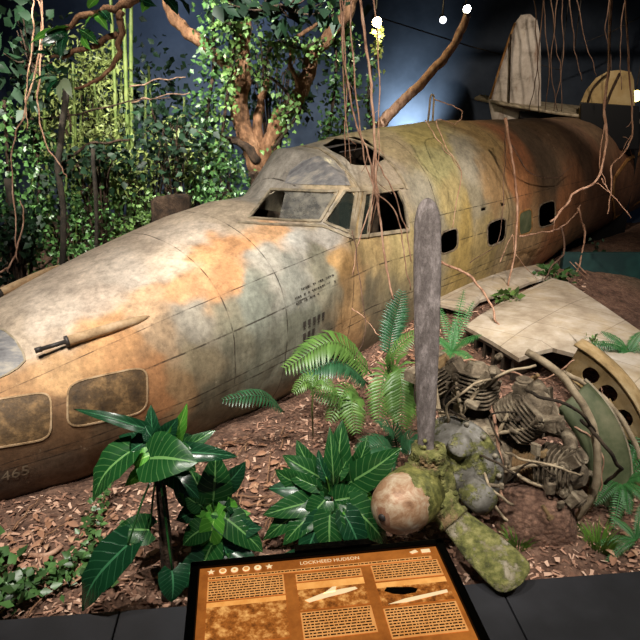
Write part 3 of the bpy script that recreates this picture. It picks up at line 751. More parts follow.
cyl(-44, .62, .092, .125, .25, .38, (M['engine_dark'], M['engine_dusty']), eng)
# exhaust collector, intake pipes, wrecked tubing
f = MB(); f.tube(wob([ER(.76, .67, a) for a in range(14, 122, 4)], .012, 2), .022, 12); f.build('exhaust_collector', M['pipe'], eng)
for dg in (24, 64, 104):
    f = MB(); f.tube(spline([ER(.8, .2, dg), ER(.84, .36, dg), ER(.78, .5, dg+3), ER(.66, .56, dg+10)], 6), .04, 10); f.build('intake_pipe', M['engine_dusty'], eng)
for k, pp in enumerate([[(.40, .30, 60), (.33, .42, 62), (.36, .6, 70), (.5, .66, 78), (.7, .62, 84)], [(.46, .62, 30), (.36, .7, 36), (.44, .78, 48), (.6, .74, 60), (.8, .66, 66)],
        [(.3, .28, 110), (.3, .4, 118), (.4, .5, 112), (.5, .6, 105)], [(.6, .7, 55), (.5, .8, 62), (.56, .84, 74), (.75, .78, 82), (.8, .7, 92)], [(.34, .25, -20), (.3, .4, -8), (.4, .56, 10), (.6, .7, 24)],
        [(.26, .24, 50), (.2, .34, 56), (.24, .42, 70), (.34, .36, 84)], [(.28, .2, 70), (.2, .3, 85), (.28, .4, 100)]]):
    f = MB(); f.tube(wob(spline([ER(*q) for q in pp], 7), .012, k), [.007, .009, .009, .01, .008, .007, .008][k], 8); f.build('hose', M['pipe'] if k % 2 == 0 else M['engine_dark'], eng)
for i in range(46):
    q = ER(random.uniform(.3, .8), random.uniform(.22, .62), random.uniform(-30, 110)); ax_ = rng.randn(3); ax_ /= np.linalg.norm(ax_); y_ = np.cross(ax_, Z); y_ /= np.linalg.norm(y_); x_ = np.cross(y_, ax_)
    f = MB(); 
    if i % 2: f.box(q, random.uniform(.015, .05), random.uniform(.01, .03), random.uniform(.008, .03), (x_, y_, ax_))
    else: f.lathe(q, ax_, [(0, .02), (.02, .022), (.022, .012), (random.uniform(.04, .1), .012)], 8)
    f.build('bracket', M['engine_dusty'] if i % 3 else M['barrel_rust'], eng, False, .003)

def EN(a, r, deg): t = math.radians(deg); return HUB+AX*a-UP*.26+(UP*math.cos(t)+SD*math.sin(t))*r*1.33
# nacelle: round bulkhead with lightening holes, green cowl ring, pipe
nac = thing('engine_nacelle', ER(1.2, 0, 60)-Z*.3, 'open round nacelle bulkhead with lightening holes and curved green cowl panel behind the engine', 'nacelle')
f = MB(); vs = []; fs = []; A_ = np.linspace(12, 112, 60)
holes = [(30, .055), (42, .06), (56, .06), (72, .055)]
def ringmb(a, r0, r1, th, A_, hol=()):
    f = MB(); nr = 14; rs = np.linspace(r0, r1, nr); vs = []; fs = []
    keep = {}
    for i, dg in enumerate(A_):
        for j, r in enumerate(rs):
            q = EN(a, r, dg); 
            for hd, hr_ in hol:
                c = EN(a, (r0+r1)/2, hd); dv = q-c; dl = np.linalg.norm(dv)
                if dl < hr_*1.35 and dl > 1e-6: q = c+dv/dl*hr_*(1 if dl < hr_*1.0 else 1+(dl/hr_-1)*1.0) if dl > hr_*.55 else q
            vs.append(q)
    k = len(A_)
    for i in range(k-1):
        for j in range(nr-1):
            c = (vs[i*nr+j]+vs[(i+1)*nr+j+1])/2; ok = True
            for hd, hr_ in hol:
                if np.linalg.norm(c-EN(a, (r0+r1)/2, hd)) < hr_*.97: ok = False
            if ok: fs.append((i*nr+j, i*nr+j+1, (i+1)*nr+j+1, (i+1)*nr+j))
    f.add(vs, fs); return f
NC = 1.38
o = ringmb(NC, .47, .63, .01, np.linspace(18, 112, 90), holes).build('bulkhead', M['nacelle'], nac); m_ = o.modifiers.new('s', 'SOLIDIFY'); m_.thickness = .012
def shell(a0, a1, r0, r1, A_, mat, name, th=.012, par=None):
    f = MB(); vs = []; fs = []; k = 8
    for dg in A_:
        for j in range(k): q = j/(k-1); vs.append(EN(a0+(a1-a0)*q, r0+(r1-r0)*q**.7, dg))
    for i in range(len(A_)-1):
        for j in range(k-1): fs.append((i*k+j, i*k+j+1, (i+1)*k+j+1, (i+1)*k+j))
    f.add(vs, fs); o = f.build(name, mat, par or nac); m_ = o.modifiers.new('s', 'SOLIDIFY'); m_.thickness = th; return o
shell(NC-.03, NC+.12, .635, .64, np.linspace(16, 112, 50), M['nacelle'], 'nacelle_skin')
shell(NC-.03, NC+.0, .47, .47, np.linspace(18, 112, 50), M['nacelle'], 'bulkhead_flange')
shell(.98, 1.2, .44, .57, np.linspace(32, 112, 50), M['green_panel'], 'cowl_panel', .015)
f = MB(); f.tube([EN(1.2, .575, a) for a in np.linspace(30, 112, 40)], .012, 8); f.build('cowl_rim', M['frame'], nac)
f = MB(); f.tube(wob(spline([EN(1.3, .5, 18), EN(1.27, .54, 34), EN(1.27, .57, 52), EN(1.27, .6, 70), EN(1.29, .58, 80), EN(1.3, .5, 82)], 8), .01, 4), .017, 10); f.build('oil_pipe', M['pipe'], nac)
f = MB(); f.tube(spline([EN(1.3, .48, 26), EN(1.26, .5, 42), EN(1.26, .53, 60), EN(1.28, .54, 74)], 8), .011, 8); f.build('oil_pipe', M['pipe'], nac)

# ------------------------------------------------------------------ tail section behind
tail = thing('tail_section', aty(540, 112, 10.2)*np.array([1, 1, 0])+Z*1.2, 'broken twin-fin tail with pale rounded fins showing above the fuselage', 'tail section')
def fin(px, Y, th, mat, name='tail_fin'):
    P = [aty(x, y, Y) for x, y in px]; f = MB(); c = np.mean(P, axis=0); k = len(P); vs = []; fs = []
    rs = [0, .35, .65, .85, .96, 1.0]; hs = [1, .95, .8, .5, .22, 0]
    yd = np.array([0.35, 1, 0]); yd /= np.linalg.norm(yd)
    for sg in (-1, 1):
        for r, h_ in zip(rs, hs):
            for p in P: vs.append(c+(p-c)*r+yd*sg*h_*th)
    m = len(rs)*k
    for b in (0, m):
        for i in range(len(rs)-1):
            for j in range(k): fs.append((b+i*k+j, b+i*k+(j+1) % k, b+(i+1)*k+(j+1) % k, b+(i+1)*k+j))
    f.add(vs, fs, [(p[0], p[2]) for p in vs]); return f.build(name, mat, tail)
t = NT('fin_skin'); c = t.ramp(t.noise(3.5, 9, .72, stretch=(1, .01, 1)), [(.3, lin((104, 92, 78))), (.48, lin((184, 172, 160))), (.7, lin((214, 204, 194)))])
c = t.mix(t.ramp(t.noise(2.2, 7, .7, stretch=(2, 1, .5)), [(.55, G(0)), (.68, G(.8))]), c, lin((120, 76, 46))); t.setc(c); t.b.inputs['Roughness'].default_value = .7; M['fin'] = t.m
M['fin_tan'] = patchy('fin_tan', [(112, 92, 60), (160, 136, 92), (176, 156, 116)], 2.6, .75, bump=.3)
def smoothpx(px, k=4): 
    P = spline([(a, b, 0) for a, b in px]+[(px[0][0], px[0][1], 0)], k)[:-1]; return [(p[0], p[1]) for p in P]
fin([(494, 130), (488, 99), (494, 84), (502, 60), (508, 40), (514, 24), (521, 15), (530, 14), (537, 20), (540, 34), (541, 60), (541, 100), (541, 130)], 10.3, .07, M['fin'])
f = MB(); f.tube([aty(511, 34, 10.21), aty(510, 60, 10.2), aty(509, 104, 10.19)], .012, 6); f.build('rudder_hinge', M['bark_dark'], tail)
f = MB(); f.tube([aty(490, 99, 10.24), aty(498, 73, 10.22), aty(508, 42, 10.24), aty(515, 23, 10.26)], .018, 6); f.build('fin_leading_edge', M['frame_rust'], tail)
fin([(580, 150), (578, 118), (580, 104), (586, 90), (596, 78), (608, 71), (620, 70), (631, 72), (634, 80), (635, 110), (635, 150)], 9.9, .07, M['fin_tan'])
f = MB(); f.tube(spline([aty(588, 103, 9.8), aty(592, 90, 9.8), aty(600, 80, 9.8), aty(609, 73, 9.82)], 5), .016, 6); f.tube(spline([aty(606, 106, 9.8), aty(611, 92, 9.8), aty(620, 73, 9.82)], 5), .02, 6); f.build('fin_rib', M['bark_dark'], tail)
f = MB(); P = [aty(474, 97, 10.6), aty(480, 94, 10.7), aty(500, 97, 10.9), aty(640, 112, 10.9), aty(640, 122, 9.8), aty(560, 112, 9.9), aty(500, 102, 10.1)]; f.prism(P, -Z*.05); f.build('tailplane', M['frame'], tail, False, .02)
f = MB(); f.prism([aty(581, 102, 9.78), aty(640, 106, 9.78), aty(640, 150, 9.78), aty(581, 150, 9.78)], np.array([0, .05, 0])); f.build('fin_shadow_sheet', M['black'], tail, False, .02)  # black sheet stands in for the shadow across the fin's lower half
f = MB(); f.box(aty(580, 112, 10.3)*np.array([1, 1, 0])+Z*1.15, 1.0, .12, 1.15); f.build('tail_support', M['black'], tail, False)

# ------------------------------------------------------------------ foliage helpers
def leafgrid(f, base, tip, width, nrm, droop=.15, fold=.25, heart=True, res=(9, 7)):
    base = np.array(base, float); tip = np.array(tip, float); ax = tip-base; L = np.linalg.norm(ax); ax = ax/L
    nrm = np.array(nrm, float); nrm = nrm-ax*(nrm@ax); nrm /= np.linalg.norm(nrm)+1e-9; sd = np.cross(ax, nrm)
    nu, nv = res; vs = []; us = []; fs = []
    for i in range(nu):
        u = i/(nu-1)
        if heart: w = width/2*np.interp(u, [0, .06, .18, .35, .6, .82, .94, 1], [.5, .88, 1.0, .98, .74, .4, .16, .0])
        else: w = width/2*math.sin(PI*min(1, .04+.96*u)**.8)
        back = .2*L if heart else 0
        for j in range(nv):
            v = -1+2*j/(nv-1)
            uu = u*L-(back*abs(v)**1.5*(1-u)**3)
            hgt = droop*L*math.sin(PI*u)*.9-droop*L*u*u*.5+fold*abs(v)*w-fold*.55*v*v*w+.02*math.sin(u*19+v*2)*abs(v)*L
            vs.append(base+ax*uu+sd*v*w+nrm*hgt); us.append((u, j/(nv-1)))
    for i in range(nu-1):
        for j in range(nv-1): fs.append((i*nv+j, i*nv+j+1, (i+1)*nv+j+1, (i+1)*nv+j))
    f.add(vs, fs, us)
def small(f, c, size, ax, nrm, asp=.36):
    ax = ax/(np.linalg.norm(ax)+1e-9); nrm = nrm-ax*(nrm@ax); nrm = nrm/(np.linalg.norm(nrm)+1e-9); sd = np.cross(ax, nrm); w = size*asp
    f.add([c, c+ax*size*.35+sd*w+nrm*size*.08, c+ax*size, c+ax*size*.35-sd*w+nrm*size*.08, c+ax*size*.5-nrm*size*.02], [(0, 4, 1), (1, 4, 2), (2, 4, 3), (3, 4, 0)], [(0, .5), (.4, 1), (1, .5), (.4, 0), (.5, .5)])
def frond_mb(pts, width, nleaf=26, droop=.25, lw=.16, nrm=None, taper=True, plume=.5):
    f = MB(); P = spline(pts, 8); f.tube(P, [.006*(1-.8*i/len(P))+.0012 for i in range(len(P))], 5)
    cum = np.r_[0, np.cumsum([np.linalg.norm(P[i+1]-P[i]) for i in range(len(P)-1)])]; T = cum[-1]
    for i in range(nleaf):
        q = .1+.9*i/(nleaf-1); x = q*T; k = min(int(np.searchsorted(cum, x)), len(P)-1); k = max(k, 1)
        a, b = P[k-1], P[k]; t_ = (x-cum[k-1])/(cum[k]-cum[k-1]+1e-9); c = a+(b-a)*t_; tg = (b-a)/(np.linalg.norm(b-a)+1e-9)
        nn = np.array(nrm if nrm is not None else (0, -.4, 1.0), float); nn = nn-tg*(nn@tg); nn /= np.linalg.norm(nn); sd = np.cross(tg, nn)
        L = width*(math.sin(PI*(q*.82+.12))**.7)*random.uniform(.9, 1.08)
        for sg in (-1, 1):
            dr = sd*sg+tg*plume+nn*.12; dr /= np.linalg.norm(dr); tip = c+dr*L-nn*droop*L-Z*.1*L; mid = c+dr*L*.5+nn*.03*L
            wv = np.cross(dr, nn); wv /= np.linalg.norm(wv); w = L*lw/2+.0015
            f.add([c-wv*w*.5, c+wv*w*.5, mid+wv*w, mid-wv*w, tip, mid+nn*w*.5, c+nn*w*.3], [(0, 6, 5, 3), (6, 1, 2, 5), (3, 5, 4), (5, 2, 4)])
    return f
def px(x, y, Y): return aty(x, y, Y)
TOCAM = np.array([0, -.75, .65])

# ---- foreground broad-leaf plants
def broad_plant(name, label, cat, base, crown, leaves, mats, stem_r=.02, stemmat='bark_dark', Yc=None, stem=True, wide=1.12):
    t_ = thing(name, base, label, cat)
    if stem:
        f = MB(); pts = wob(spline([np.array(base)-Z*.03, (np.array(base)+crown)/2+np.array([.01, 0, 0]), crown], 6), .008, 3)
        f.tube(pts, [stem_r*(1.3-.5*i/len(pts)) for i in range(len(pts))], 10); f.build('trunk', M[stemmat], t_)
    for i, (bx, by, tx, ty, w, dy0, dy1, tilt, m) in enumerate(leaves):
        Y0 = crown[1]+dy0; Y1 = crown[1]+dy1; b = px(bx, by, Y0); tp = px(tx, ty, Y1)
        width = w/FPX*(Y0+Y1)/2*1.07*wide
        nr = TOCAM+np.array([tilt*1.6+random.uniform(-.35, .35), 0, random.uniform(-.3, .3)])
        f = MB(); leafgrid(f, b, tp, width, nr, droop=random.uniform(.06, .16), fold=random.uniform(.15, .4)); lf = f.build('leaf', M[mats[m]], t_)
        f = MB(); cr = np.array(crown)+np.array([0, 0, -.02]); md = (cr+b)/2+Z*.03; f.tube(spline([cr, md, b], 4), .0055, 6); f.build('leaf_stalk', M['leaf_bright' if m == 1 else 'leaf_big'], lf)
    return t_
def extra(cx, cy, rx, ry, n, w, seed):
    r = np.random.RandomState(seed); out = []
    for i in range(n):
        a = 2*PI*i/n+r.uniform(-.3, .3); k = r.uniform(.25, .5); q = r.uniform(.7, 1.05); out.append((cx+math.cos(a)*rx*k, cy+math.sin(a)*ry*k, cx+math.cos(a)*rx*q, cy+math.sin(a)*ry*q, w*r.uniform(.7, 1.2), r.uniform(-.06, .08), r.uniform(-.1, .14)-.1*math.sin(a), math.cos(a)*.7, int(r.randint(3))))
    return out
b1 = atz(168, 598, .03); c1 = aty(158, 462, 2.52)
broad_plant('elephant_ear_plant', 'tall dark-stemmed elephant ear plant in front of the aircraft nose', 'plant', b1, c1, [
    (130, 452, 90, 500, 46, -.02, -.12, -.4, 0), (150, 447, 118, 436, 22, .05, .1, -.2, 2), (158, 450, 150, 405, 22, .02, .06, 0, 2), (162, 452, 188, 405, 22, 0, .05, .3, 1),
    (150, 458, 196, 462, 52, -.1, -.2, .1, 0), (160, 440, 178, 418, 20, -.02, 0, .3, 2), (150, 430, 72, 408, 12, .02, .05, -.2, 2), (175, 452, 238, 456, 20, .05, .06, .2, 2), (152, 466, 124, 486, 18, 0, -.05, -.2, 1),
    (166, 470, 200, 498, 26, -.02, -.08, .3, 2), (150, 530, 114, 530, 32, -.1, -.12, -.2, 0), (128, 545, 78, 612, 46, -.25, -.32, -.3, 2), (172, 570, 172, 603, 34, -.2, -.27, .2, 2), (160, 445, 140, 420, 18, .03, .05, -.3, 0), (165, 462, 215, 430, 22, .05, .1, .3, 0),
    (150, 440, 125, 455, 24, .02, 0, -.3, 2)]+extra(160, 450, 44, 34, 9, 17, 1), ('leaf_big', 'leaf_bright', 'leaf_deep'), .027)
b2 = atz(215, 545, .03); c2 = aty(215, 525, 2.66)
broad_plant('elephant_ear_plant', 'low glossy elephant ear plant beside the top left corner of the lit sign', 'plant', b2, c2, [
    (213, 500, 216, 452, 36, 0, .06, .2, 0), (222, 488, 246, 462, 26, .05, .1, .4, 2), (210, 505, 178, 488, 30, 0, .03, -.2, 1), (208, 500, 190, 470, 24, .05, .1, -.3, 0), (222, 515, 264, 552, 34, -.05, -.1, .3, 0),
    (215, 510, 240, 512, 24, 0, 0, .3, 1), (205, 528, 182, 545, 30, -.1, -.15, -.3, 0), (212, 545, 195, 588, 40, -.15, -.22, -.2, 0), (222, 540, 230, 575, 24, -.1, -.16, .2, 2), (214, 520, 207, 560, 26, -.1, -.15, 0, 1), (225, 505, 236, 535, 22, -.02, -.05, .3, 1), (218, 505, 226, 478, 20, .05, .08, .2, 1), (200, 510, 176, 520, 24, 0, -.04, -.2, 2),
    (225, 530, 262, 528, 26, -.05, -.06, .3, 2), (190, 500, 172, 470, 20, .04, .08, -.3, 0), (205, 560, 172, 590, 30, -.18, -.25, -.3, 2), (232, 552, 262, 572, 24, -.12, -.17, .3, 2)]+extra(215, 515, 40, 46, 9, 17, 2), ('leaf_big', 'leaf_bright', 'leaf_deep'), .012, stem=False)
b3 = atz(332, 535, .03); c3 = aty(333, 508, 2.85)
L3 = [(338, 490, 342, 420, 40, .05, .12, .1, 0), (334, 492, 330, 428, 26, 0, .05, 0, 0), (350, 482, 402, 448, 40, .0, .05, .5, 0), (325, 480, 282, 455, 30, .03, .1, -.3, 0), (322, 490, 268, 488, 34, 0, .0, -.3, 1), (318, 478, 296, 440, 28, .08, .15, -.3, 0),
      (350, 505, 388, 545, 40, -.12, -.18, .3, 0), (330, 515, 330, 556, 40, -.2, -.28, 0, 0), (318, 510, 282, 545, 32, -.1, -.18, -.3, 0), (355, 470, 368, 436, 24, .1, .15, .3, 0), (318, 500, 262, 515, 32, -.05, -.1, -.3, 0), (345, 515, 362, 565, 36, -.2, -.28, .2, 1),
      (305, 485, 274, 470, 26, 0, .05, -.3, 0), (335, 500, 368, 495, 36, -.05, -.08, .3, 0), (320, 520, 300, 570, 34, -.15, -.25, -.2, 1), (310, 505, 262, 540, 30, -.05, -.12, -.3, 0), (340, 485, 385, 470, 30, .06, .08, .4, 1), (325, 500, 305, 520, 32, -.08, -.12, 0, 0), (340, 475, 310, 462, 26, .05, .1, -.2, 1), (300, 560, 262, 578, 30, -.2, -.25, 0, 1), (365, 520, 400, 520, 30, -.1, -.12, .2, 1)]
L3 += extra(332, 495, 62, 52, 16, 20, 3)
broad_plant('philodendron', 'bushy dark glossy philodendron left of the scuffed propeller spinner', 'plant', b3, c3, L3, ('leaf_big', 'leaf_deep', 'leaf_bright'), .014, stem=False, wide=.95)

# ---- cycads and ferns
def frond_plant(name, label, cat, base, fr, group=None):
    t_ = thing(name, base, label, cat, group)
    for pts, w, nl, m, nr in fr:
        f = frond_mb(pts, w, nl, nrm=nr); f.build('frond', M[m], t_)
    return t_
def q3(a, b, c, Y0, Y1, Y2): return [px(*a, Y0), px(*b, Y1), px(*c, Y2)]
g = atz(368, 385, .33)
frond_plant('cycad', 'feathery bright green cycad growing against the fuselage side below the stencil marks', 'plant', g, [
    (q3((374, 376), (335, 342), (286, 368), 4.2, 4.05, 3.9), .19, 30, 'frond', None), (q3((368, 384), (340, 362), (304, 374), 4.1, 3.95, 3.85), .17, 26, 'frond_dark', None),
    (q3((352, 412), (338, 396), (312, 392), 3.9, 3.75, 3.7), .13, 22, 'frond', None), (q3((362, 400), (346, 390), (330, 420), 3.9, 3.8, 3.65), .12, 20, 'frond', None), (q3((362, 398), (352, 402), (356, 432), 3.85, 3.7, 3.6), .12, 18, 'frond', None)])
frond_plant('cycad', 'broad pale green drooping cycad fronds just left of the upright propeller blade', 'plant', atz(392, 380, .3), [
    (q3((384, 365), (400, 372), (402, 428), 4.0, 3.75, 3.55), .17, 30, 'frond', (0, -1, .3)), (q3((392, 368), (384, 376), (378, 420), 4.0, 3.8, 3.65), .13, 22, 'frond', (0, -1, .3)), (q3((388, 360), (392, 330), (402, 292), 4.4, 4.45, 4.5), .13, 24, 'frond_dark', (0, -1, .3)), (q3((390, 362), (400, 345), (420, 330), 4.3, 4.3, 4.3), .1, 16, 'frond', None)])
frond_plant('cycad', 'single small arching cycad frond against the lower nose panel', 'plant', atz(282, 416, .1), [(q3((284, 412), (262, 396), (224, 400), 3.75, 3.6, 3.5), .11, 22, 'frond_dark', None)])
t_ = frond_plant('cycad_seedling', 'thin-stemmed young cycad with a small starry crown', 'plant', atz(313, 436, .12), [(q3((313, 388), (305, 382), (294, 392), 3.6, 3.55, 3.5), .07, 12, 'frond', None), (q3((313, 388), (321, 380), (332, 388), 3.6, 3.6, 3.55), .07, 12, 'frond', None), (q3((313, 388), (310, 376), (300, 378), 3.6, 3.65, 3.65), .06, 10, 'frond', None)])
f = MB(); f.tube([atz(313, 436, .1), px(312, 410, 3.62), px(313, 387, 3.6)], .006, 6); f.build('stem', M['bamboo'], t_)
g = atz(392, 470, .1)
frond_plant('cycad', 'dark shaded cycad fronds spreading behind the propeller spinner', 'plant', g, [(q3((396, 455), (384, 445), (358, 452), 3.4, 3.3, 3.2), .14, 22, 'frond_dark', None), (q3((396, 455), (380, 458), (364, 480), 3.4, 3.25, 3.1), .13, 22, 'frond_dark', None), (q3((400, 450), (408, 440), (420, 446), 3.4, 3.35, 3.3), .12, 16, 'frond_dark', None), (q3((398, 452), (392, 430), (380, 426), 3.5, 3.5, 3.4), .12, 18, 'frond_dark', None)])
def fern(label, cx, cy, z0, Y, tips, w=.06, mat='fern', nl=20):
    w *= .62
    b = px(cx, cy, Y); t_ = thing('fern', (b[0], b[1], b[2]), label, 'fern')
    for (tx, ty, dy) in tips:
        tp = px(tx, ty, Y+dy); mid = (b+tp)/2+Z*.22*np.linalg.norm(tp-b)*.6
        frond_mb([b, mid, tp+(tp-b)*.2], w, nl, lw=.17, plume=.3).build('frond', M[mat], t_)
fern('fresh green fern growing between the propeller blade and the wing edge', 452, 352, .4, 4.55, [(470, 310, .2), (476, 338, -.1), (440, 312, .3), (462, 300, .4), (446, 380, -.3), (470, 360, -.2), (434, 338, 0), (455, 325, .1), (436, 362, -.2)], .09)
fern('large green fern at the right edge beside the engine cylinders', 622, 482, .2, 3.2, [(600, 440, .2), (612, 425, .25), (640, 430, .2), (660, 455, 0), (600, 500, -.2), (615, 520, -.25), (645, 500, -.2), (598, 470, 0), (632, 452, .05), (628, 508, -.2), (610, 458, .1), (650, 478, -.1)], .085)
fern('small fern at the right edge under the large fern', 636, 540, .1, 2.75, [(600, 545, 0), (615, 520, .1), (650, 520, .1), (640, 510, .1), (610, 560, -.1)], .05)
def clump(name, label, cat, cx, cy, Y, rx, ry, n, size, mat, dr=.1, group=None, stem=True):
    c = px(cx, cy, Y); t_ = thing(name, c-Z*(ry/FPX*Y), label, cat, group); f = MB()
    for i in range(n):
        a = rng.randn(3)*.45; p = px(cx+a[0]*rx, cy+a[1]*ry, Y)+np.array([0, a[2]*dr, 0]); ax = p-c+rng.randn(3)*.06+Z*.02
        small(f, p, size*random.uniform(.6, 1.2), ax, np.array([0, -.5, 1])+rng.randn(3)*.5)
    f.build('foliage', M[mat], t_)
    if stem:
        f = MB()
        for i in range(4): f.tube([c-Z*(ry/FPX*Y), c+rng.randn(3)*.3*rx/FPX*Y], .004, 5)
        f.build('stem', M['bamboo'], t_)
clump('leafy_plant', 'small leafy plant sprouting through the torn wing root', 'plant', 508, 297, 5.9, 12, 9, 40, .09, 'ivy_bright')
clump('leafy_plant', 'leafy plant at the far corner of the wing against the fuselage', 'plant', 556, 275, 6.8, 18, 10, 60, .1, 'ivy')
fern('bright green fern draped over the wing edge at the right', 628, 352, .5, 4.4, [(596, 345, .0), (606, 335, .1), (640, 335, .1), (660, 350, 0), (612, 365, -.1), (640, 370, -.1), (588, 350, 0)], .09)
clump('leafy_plant', 'tiny moss tuft on the wing beside the nacelle rim', 'plant', 592, 340, 4.6, 9, 5, 30, .035, 'ivy_bright')
def grass(label, cx, cy, Y, n, hpx, spread):
    b = px(cx, cy, Y); f = MB()
    for i in range(n):
        a = random.uniform(-1, 1); dy = random.uniform(-1, 1); p = b+np.array([a*.02, dy*.03, 0]); hh = hpx/FPX*Y*random.uniform(.55, 1.1); tp = p+np.array([a*spread, dy*spread*.7, hh]); md = (p+tp)/2+Z*hh*.2
        w = .0035; sd = np.array([1, .3*dy, 0])*w
        f.add([p-sd, p+sd, md+sd*.8, md-sd*.8, tp], [(0, 1, 2, 3), (3, 2, 4)])
    return solo(f, 'grass_tuft', M['grass'], label, 'grass', origin=b)
grass('small bright grass tuft between the lower propeller blade and the soil mound', 517, 552, 2.72, 110, 34, .09)
grass('wider grass tuft at the right end of the soil mound', 597, 556, 2.75, 140, 42, .13)
# soil mound under the engine
f = MB(); c = atz(533, 522, .12); vs = []; fs = []; n1, n2 = 16, 28
for i in range(n1+1):
    for j in range(n2):
        a = i/n1*PI/2; b = 2*PI*j/n2; e = .75
        x = abs(math.cos(b))**e*math.copysign(1, math.cos(b))*math.sin(a); y = abs(math.sin(b))**e*math.copysign(1, math.sin(b))*math.sin(a)
        p = c+np.array([x*.235, y*.2, math.cos(a)**.6*.33-.08]); p += np.array(noise.noise_vector(Vector(p)*7))*.03; vs.append(p)
for i in range(n1):
    for j in range(n2): fs.append((i*n2+j, (i+1)*n2+j, (i+1)*n2+(j+1) % n2, i*n2+(j+1) % n2))
f.add(vs, fs); solo(f, 'earth_mound', M['soil'], 'brown mound of crumbly earth with mossy edge beneath the engine cylinder', 'earth mound')

# ---- ground creepers at lower left
def creeper(label, path, Yz, n, size, mat, wpx, name='creeper'):
    P = spline([atz(x, y, .08) for x, y in path], 8); base = P[0]; t_ = thing(name, base, label, 'creeper'); f = MB(); f.tube([p-Z*.02 for p in P], .005, 5); f.build('stem', M['vine_dull'], t_)
    f = MB()
    for i in range(n):
        p = P[rng.randint(len(P))]+np.array([rng.randn()*wpx/FPX*2.8*.5, rng.randn()*.05, abs(rng.randn())*.04+.01]); small(f, p, size*random.uniform(.6, 1.2), rng.randn(3)*np.array([1, 1, .4]), np.array([0, -.4, 1])+rng.randn(3)*.4)
    f.build('foliage', M[mat], t_)
creeper('bright trailing creeper running down the soil below the nose', [(108, 490), (98, 515), (90, 545), (95, 560)], 0, 110, .048, 'ivy', 12)
creeper('creeper of small round leaves along the plinth at lower left', [(80, 565), (60, 580), (30, 592), (5, 600)], 0, 150, .055, 'ivy', 24)
creeper('darker creeper at the left edge beside the plinth', [(-5, 560), (0, 585), (12, 608)], 0, 60, .09, 'ivy', 20)
creeper('leafy creeper under the tall elephant ear plant', [(130, 545), (110, 555), (95, 575)], 0, 40, .06, 'ivy', 16)
# ---- leaf litter
f = MB()
for i in range(26000):
    x = random.uniform(-3.3, 3.2); y = 2.2+random.random()**1.5*5.0; z = gz(x, y); s = (np.array([x, y])@D[:2]); n_ = np.array([x, y])@N[:2]
    if n_ > 3.25+max(0, 1.7-s)*.5: continue
    c = np.array([x, y, z+random.uniform(.0, .018)]); a = random.uniform(0, PI); l = random.uniform(.006, .028); w = l*random.uniform(.15, .6); dx = np.array([math.cos(a), math.sin(a), random.uniform(-.4, .4)])*l; dy = np.array([-math.sin(a), math.cos(a), random.uniform(-.5, .5)])*w
    f.add([c-dx-dy*.5, c+dx-dy, c+dx*.9+dy, c-dx*.8+dy*.7], [(0, 1, 2, 3)])
t = NT('mulch_chips'); oi = t.n('ShaderNodeNewGeometry'); t.setc(t.ramp(oi.outputs['Random Per Island'], [(0, lin((58, 36, 26))), (.4, lin((136, 98, 78))), (.75, lin((182, 140, 116))), (1, lin((216, 182, 158)))])); t.b.inputs['Roughness'].default_value = .9; M['chips'] = t.m
solo(f, 'mulch', M['chips'], 'scattered brown bark mulch and leaf crumbs covering the soil', 'mulch', kind='stuff', smooth=False, origin=(0, 4, 0))
for k in range(7):
    cx, cy = random.uniform(352, 425), random.uniform(338, 372); p = atz(cx, cy, .32); f = MB(); pts = []
    for j in range(9):
        a = j*.55+k; q = p+np.array([math.cos(a)*.12, math.sin(a)*.1, 0])*(.4+.1*j/9)*1.6; pts.append(np.array([q[0], q[1], gz(q[0], q[1])+.03+.05*math.sin(j*.8+k)**2]))
    f.tube(spline(pts, 3), .007, 6); solo(f, 'root', M['vine'], 'curled pale rootlet on the mound between fuselage and upright propeller blade', 'root', 'curled rootlets on the mound')
# individual dry leaves
def dry(x, y, size, seedv, label, group):
    p = atz(x, y, .06); z = gz(p[0], p[1]); p = np.array([p[0], p[1], z+.02]); f = MB(); a = random.uniform(0, 2*PI); leafgrid(f, (0, 0, 0), np.array([math.cos(a), math.sin(a), random.uniform(-.1, .35)])*size, size*.5, np.array([random.uniform(-.4, .4), random.uniform(-.6, .2), 1]), .12, .5, False, (5, 3))
    o = f.build('dry_leaf', M['leaf_dry']); o.location = p; tag(o, label, 'fallen leaf', group)
zones = [((5, 60), (515, 585), 26, 'dry brown leaf on the soil at far left, below the aircraft nose'), ((60, 135), (500, 590), 22, 'dry brown leaf on soil around the trailing creeper'), ((235, 300), (430, 520), 34, 'dry brown leaf on mulch left of the philodendron'), ((330, 430), (345, 400), 14, 'dry leaf on the mound against the fuselage'), ((600, 638), (525, 565), 8, 'dry leaf on the soil at lower right')]
for (x0, x1), (y0, y1), k, lb in zones:
    for i in range(k): dry(random.uniform(x0, x1), random.uniform(y0, y1), random.uniform(.035, .085), i, lb, lb.replace('dry brown leaf', 'dry leaves').replace('dry leaf', 'dry leaves'))
for (x0, x1), (y0, y1), k, lb in [((10, 130), (500, 590), 12, 'thin fallen twig on the soil below the aircraft nose'), ((225, 300), (420, 530), 24, 'thin fallen twig on mulch left of the philodendron'), ((330, 420), (340, 420), 14, 'thin fallen twig on the mound between fuselage and propeller')]:
    for i in range(k):
        p = atz(random.uniform(x0, x1), random.uniform(y0, y1), .12); a = random.uniform(-.2, 1.6); L = random.uniform(.1, .35); f = MB(); pts = []
        for j in range(6):
            q = p+np.array([math.cos(a), math.sin(a), 0])*L*(j/5-.5); pts.append(np.array([q[0], q[1], gz(q[0], q[1])+.025+.02*(j % 2)*random.random()]))
        f.tube(pts, [.006, .0055, .005, .0045, .004, .002], 5); solo(f, 'twig', M['twig'], lb, 'twig', lb.replace('thin fallen twig', 'fallen twigs'))
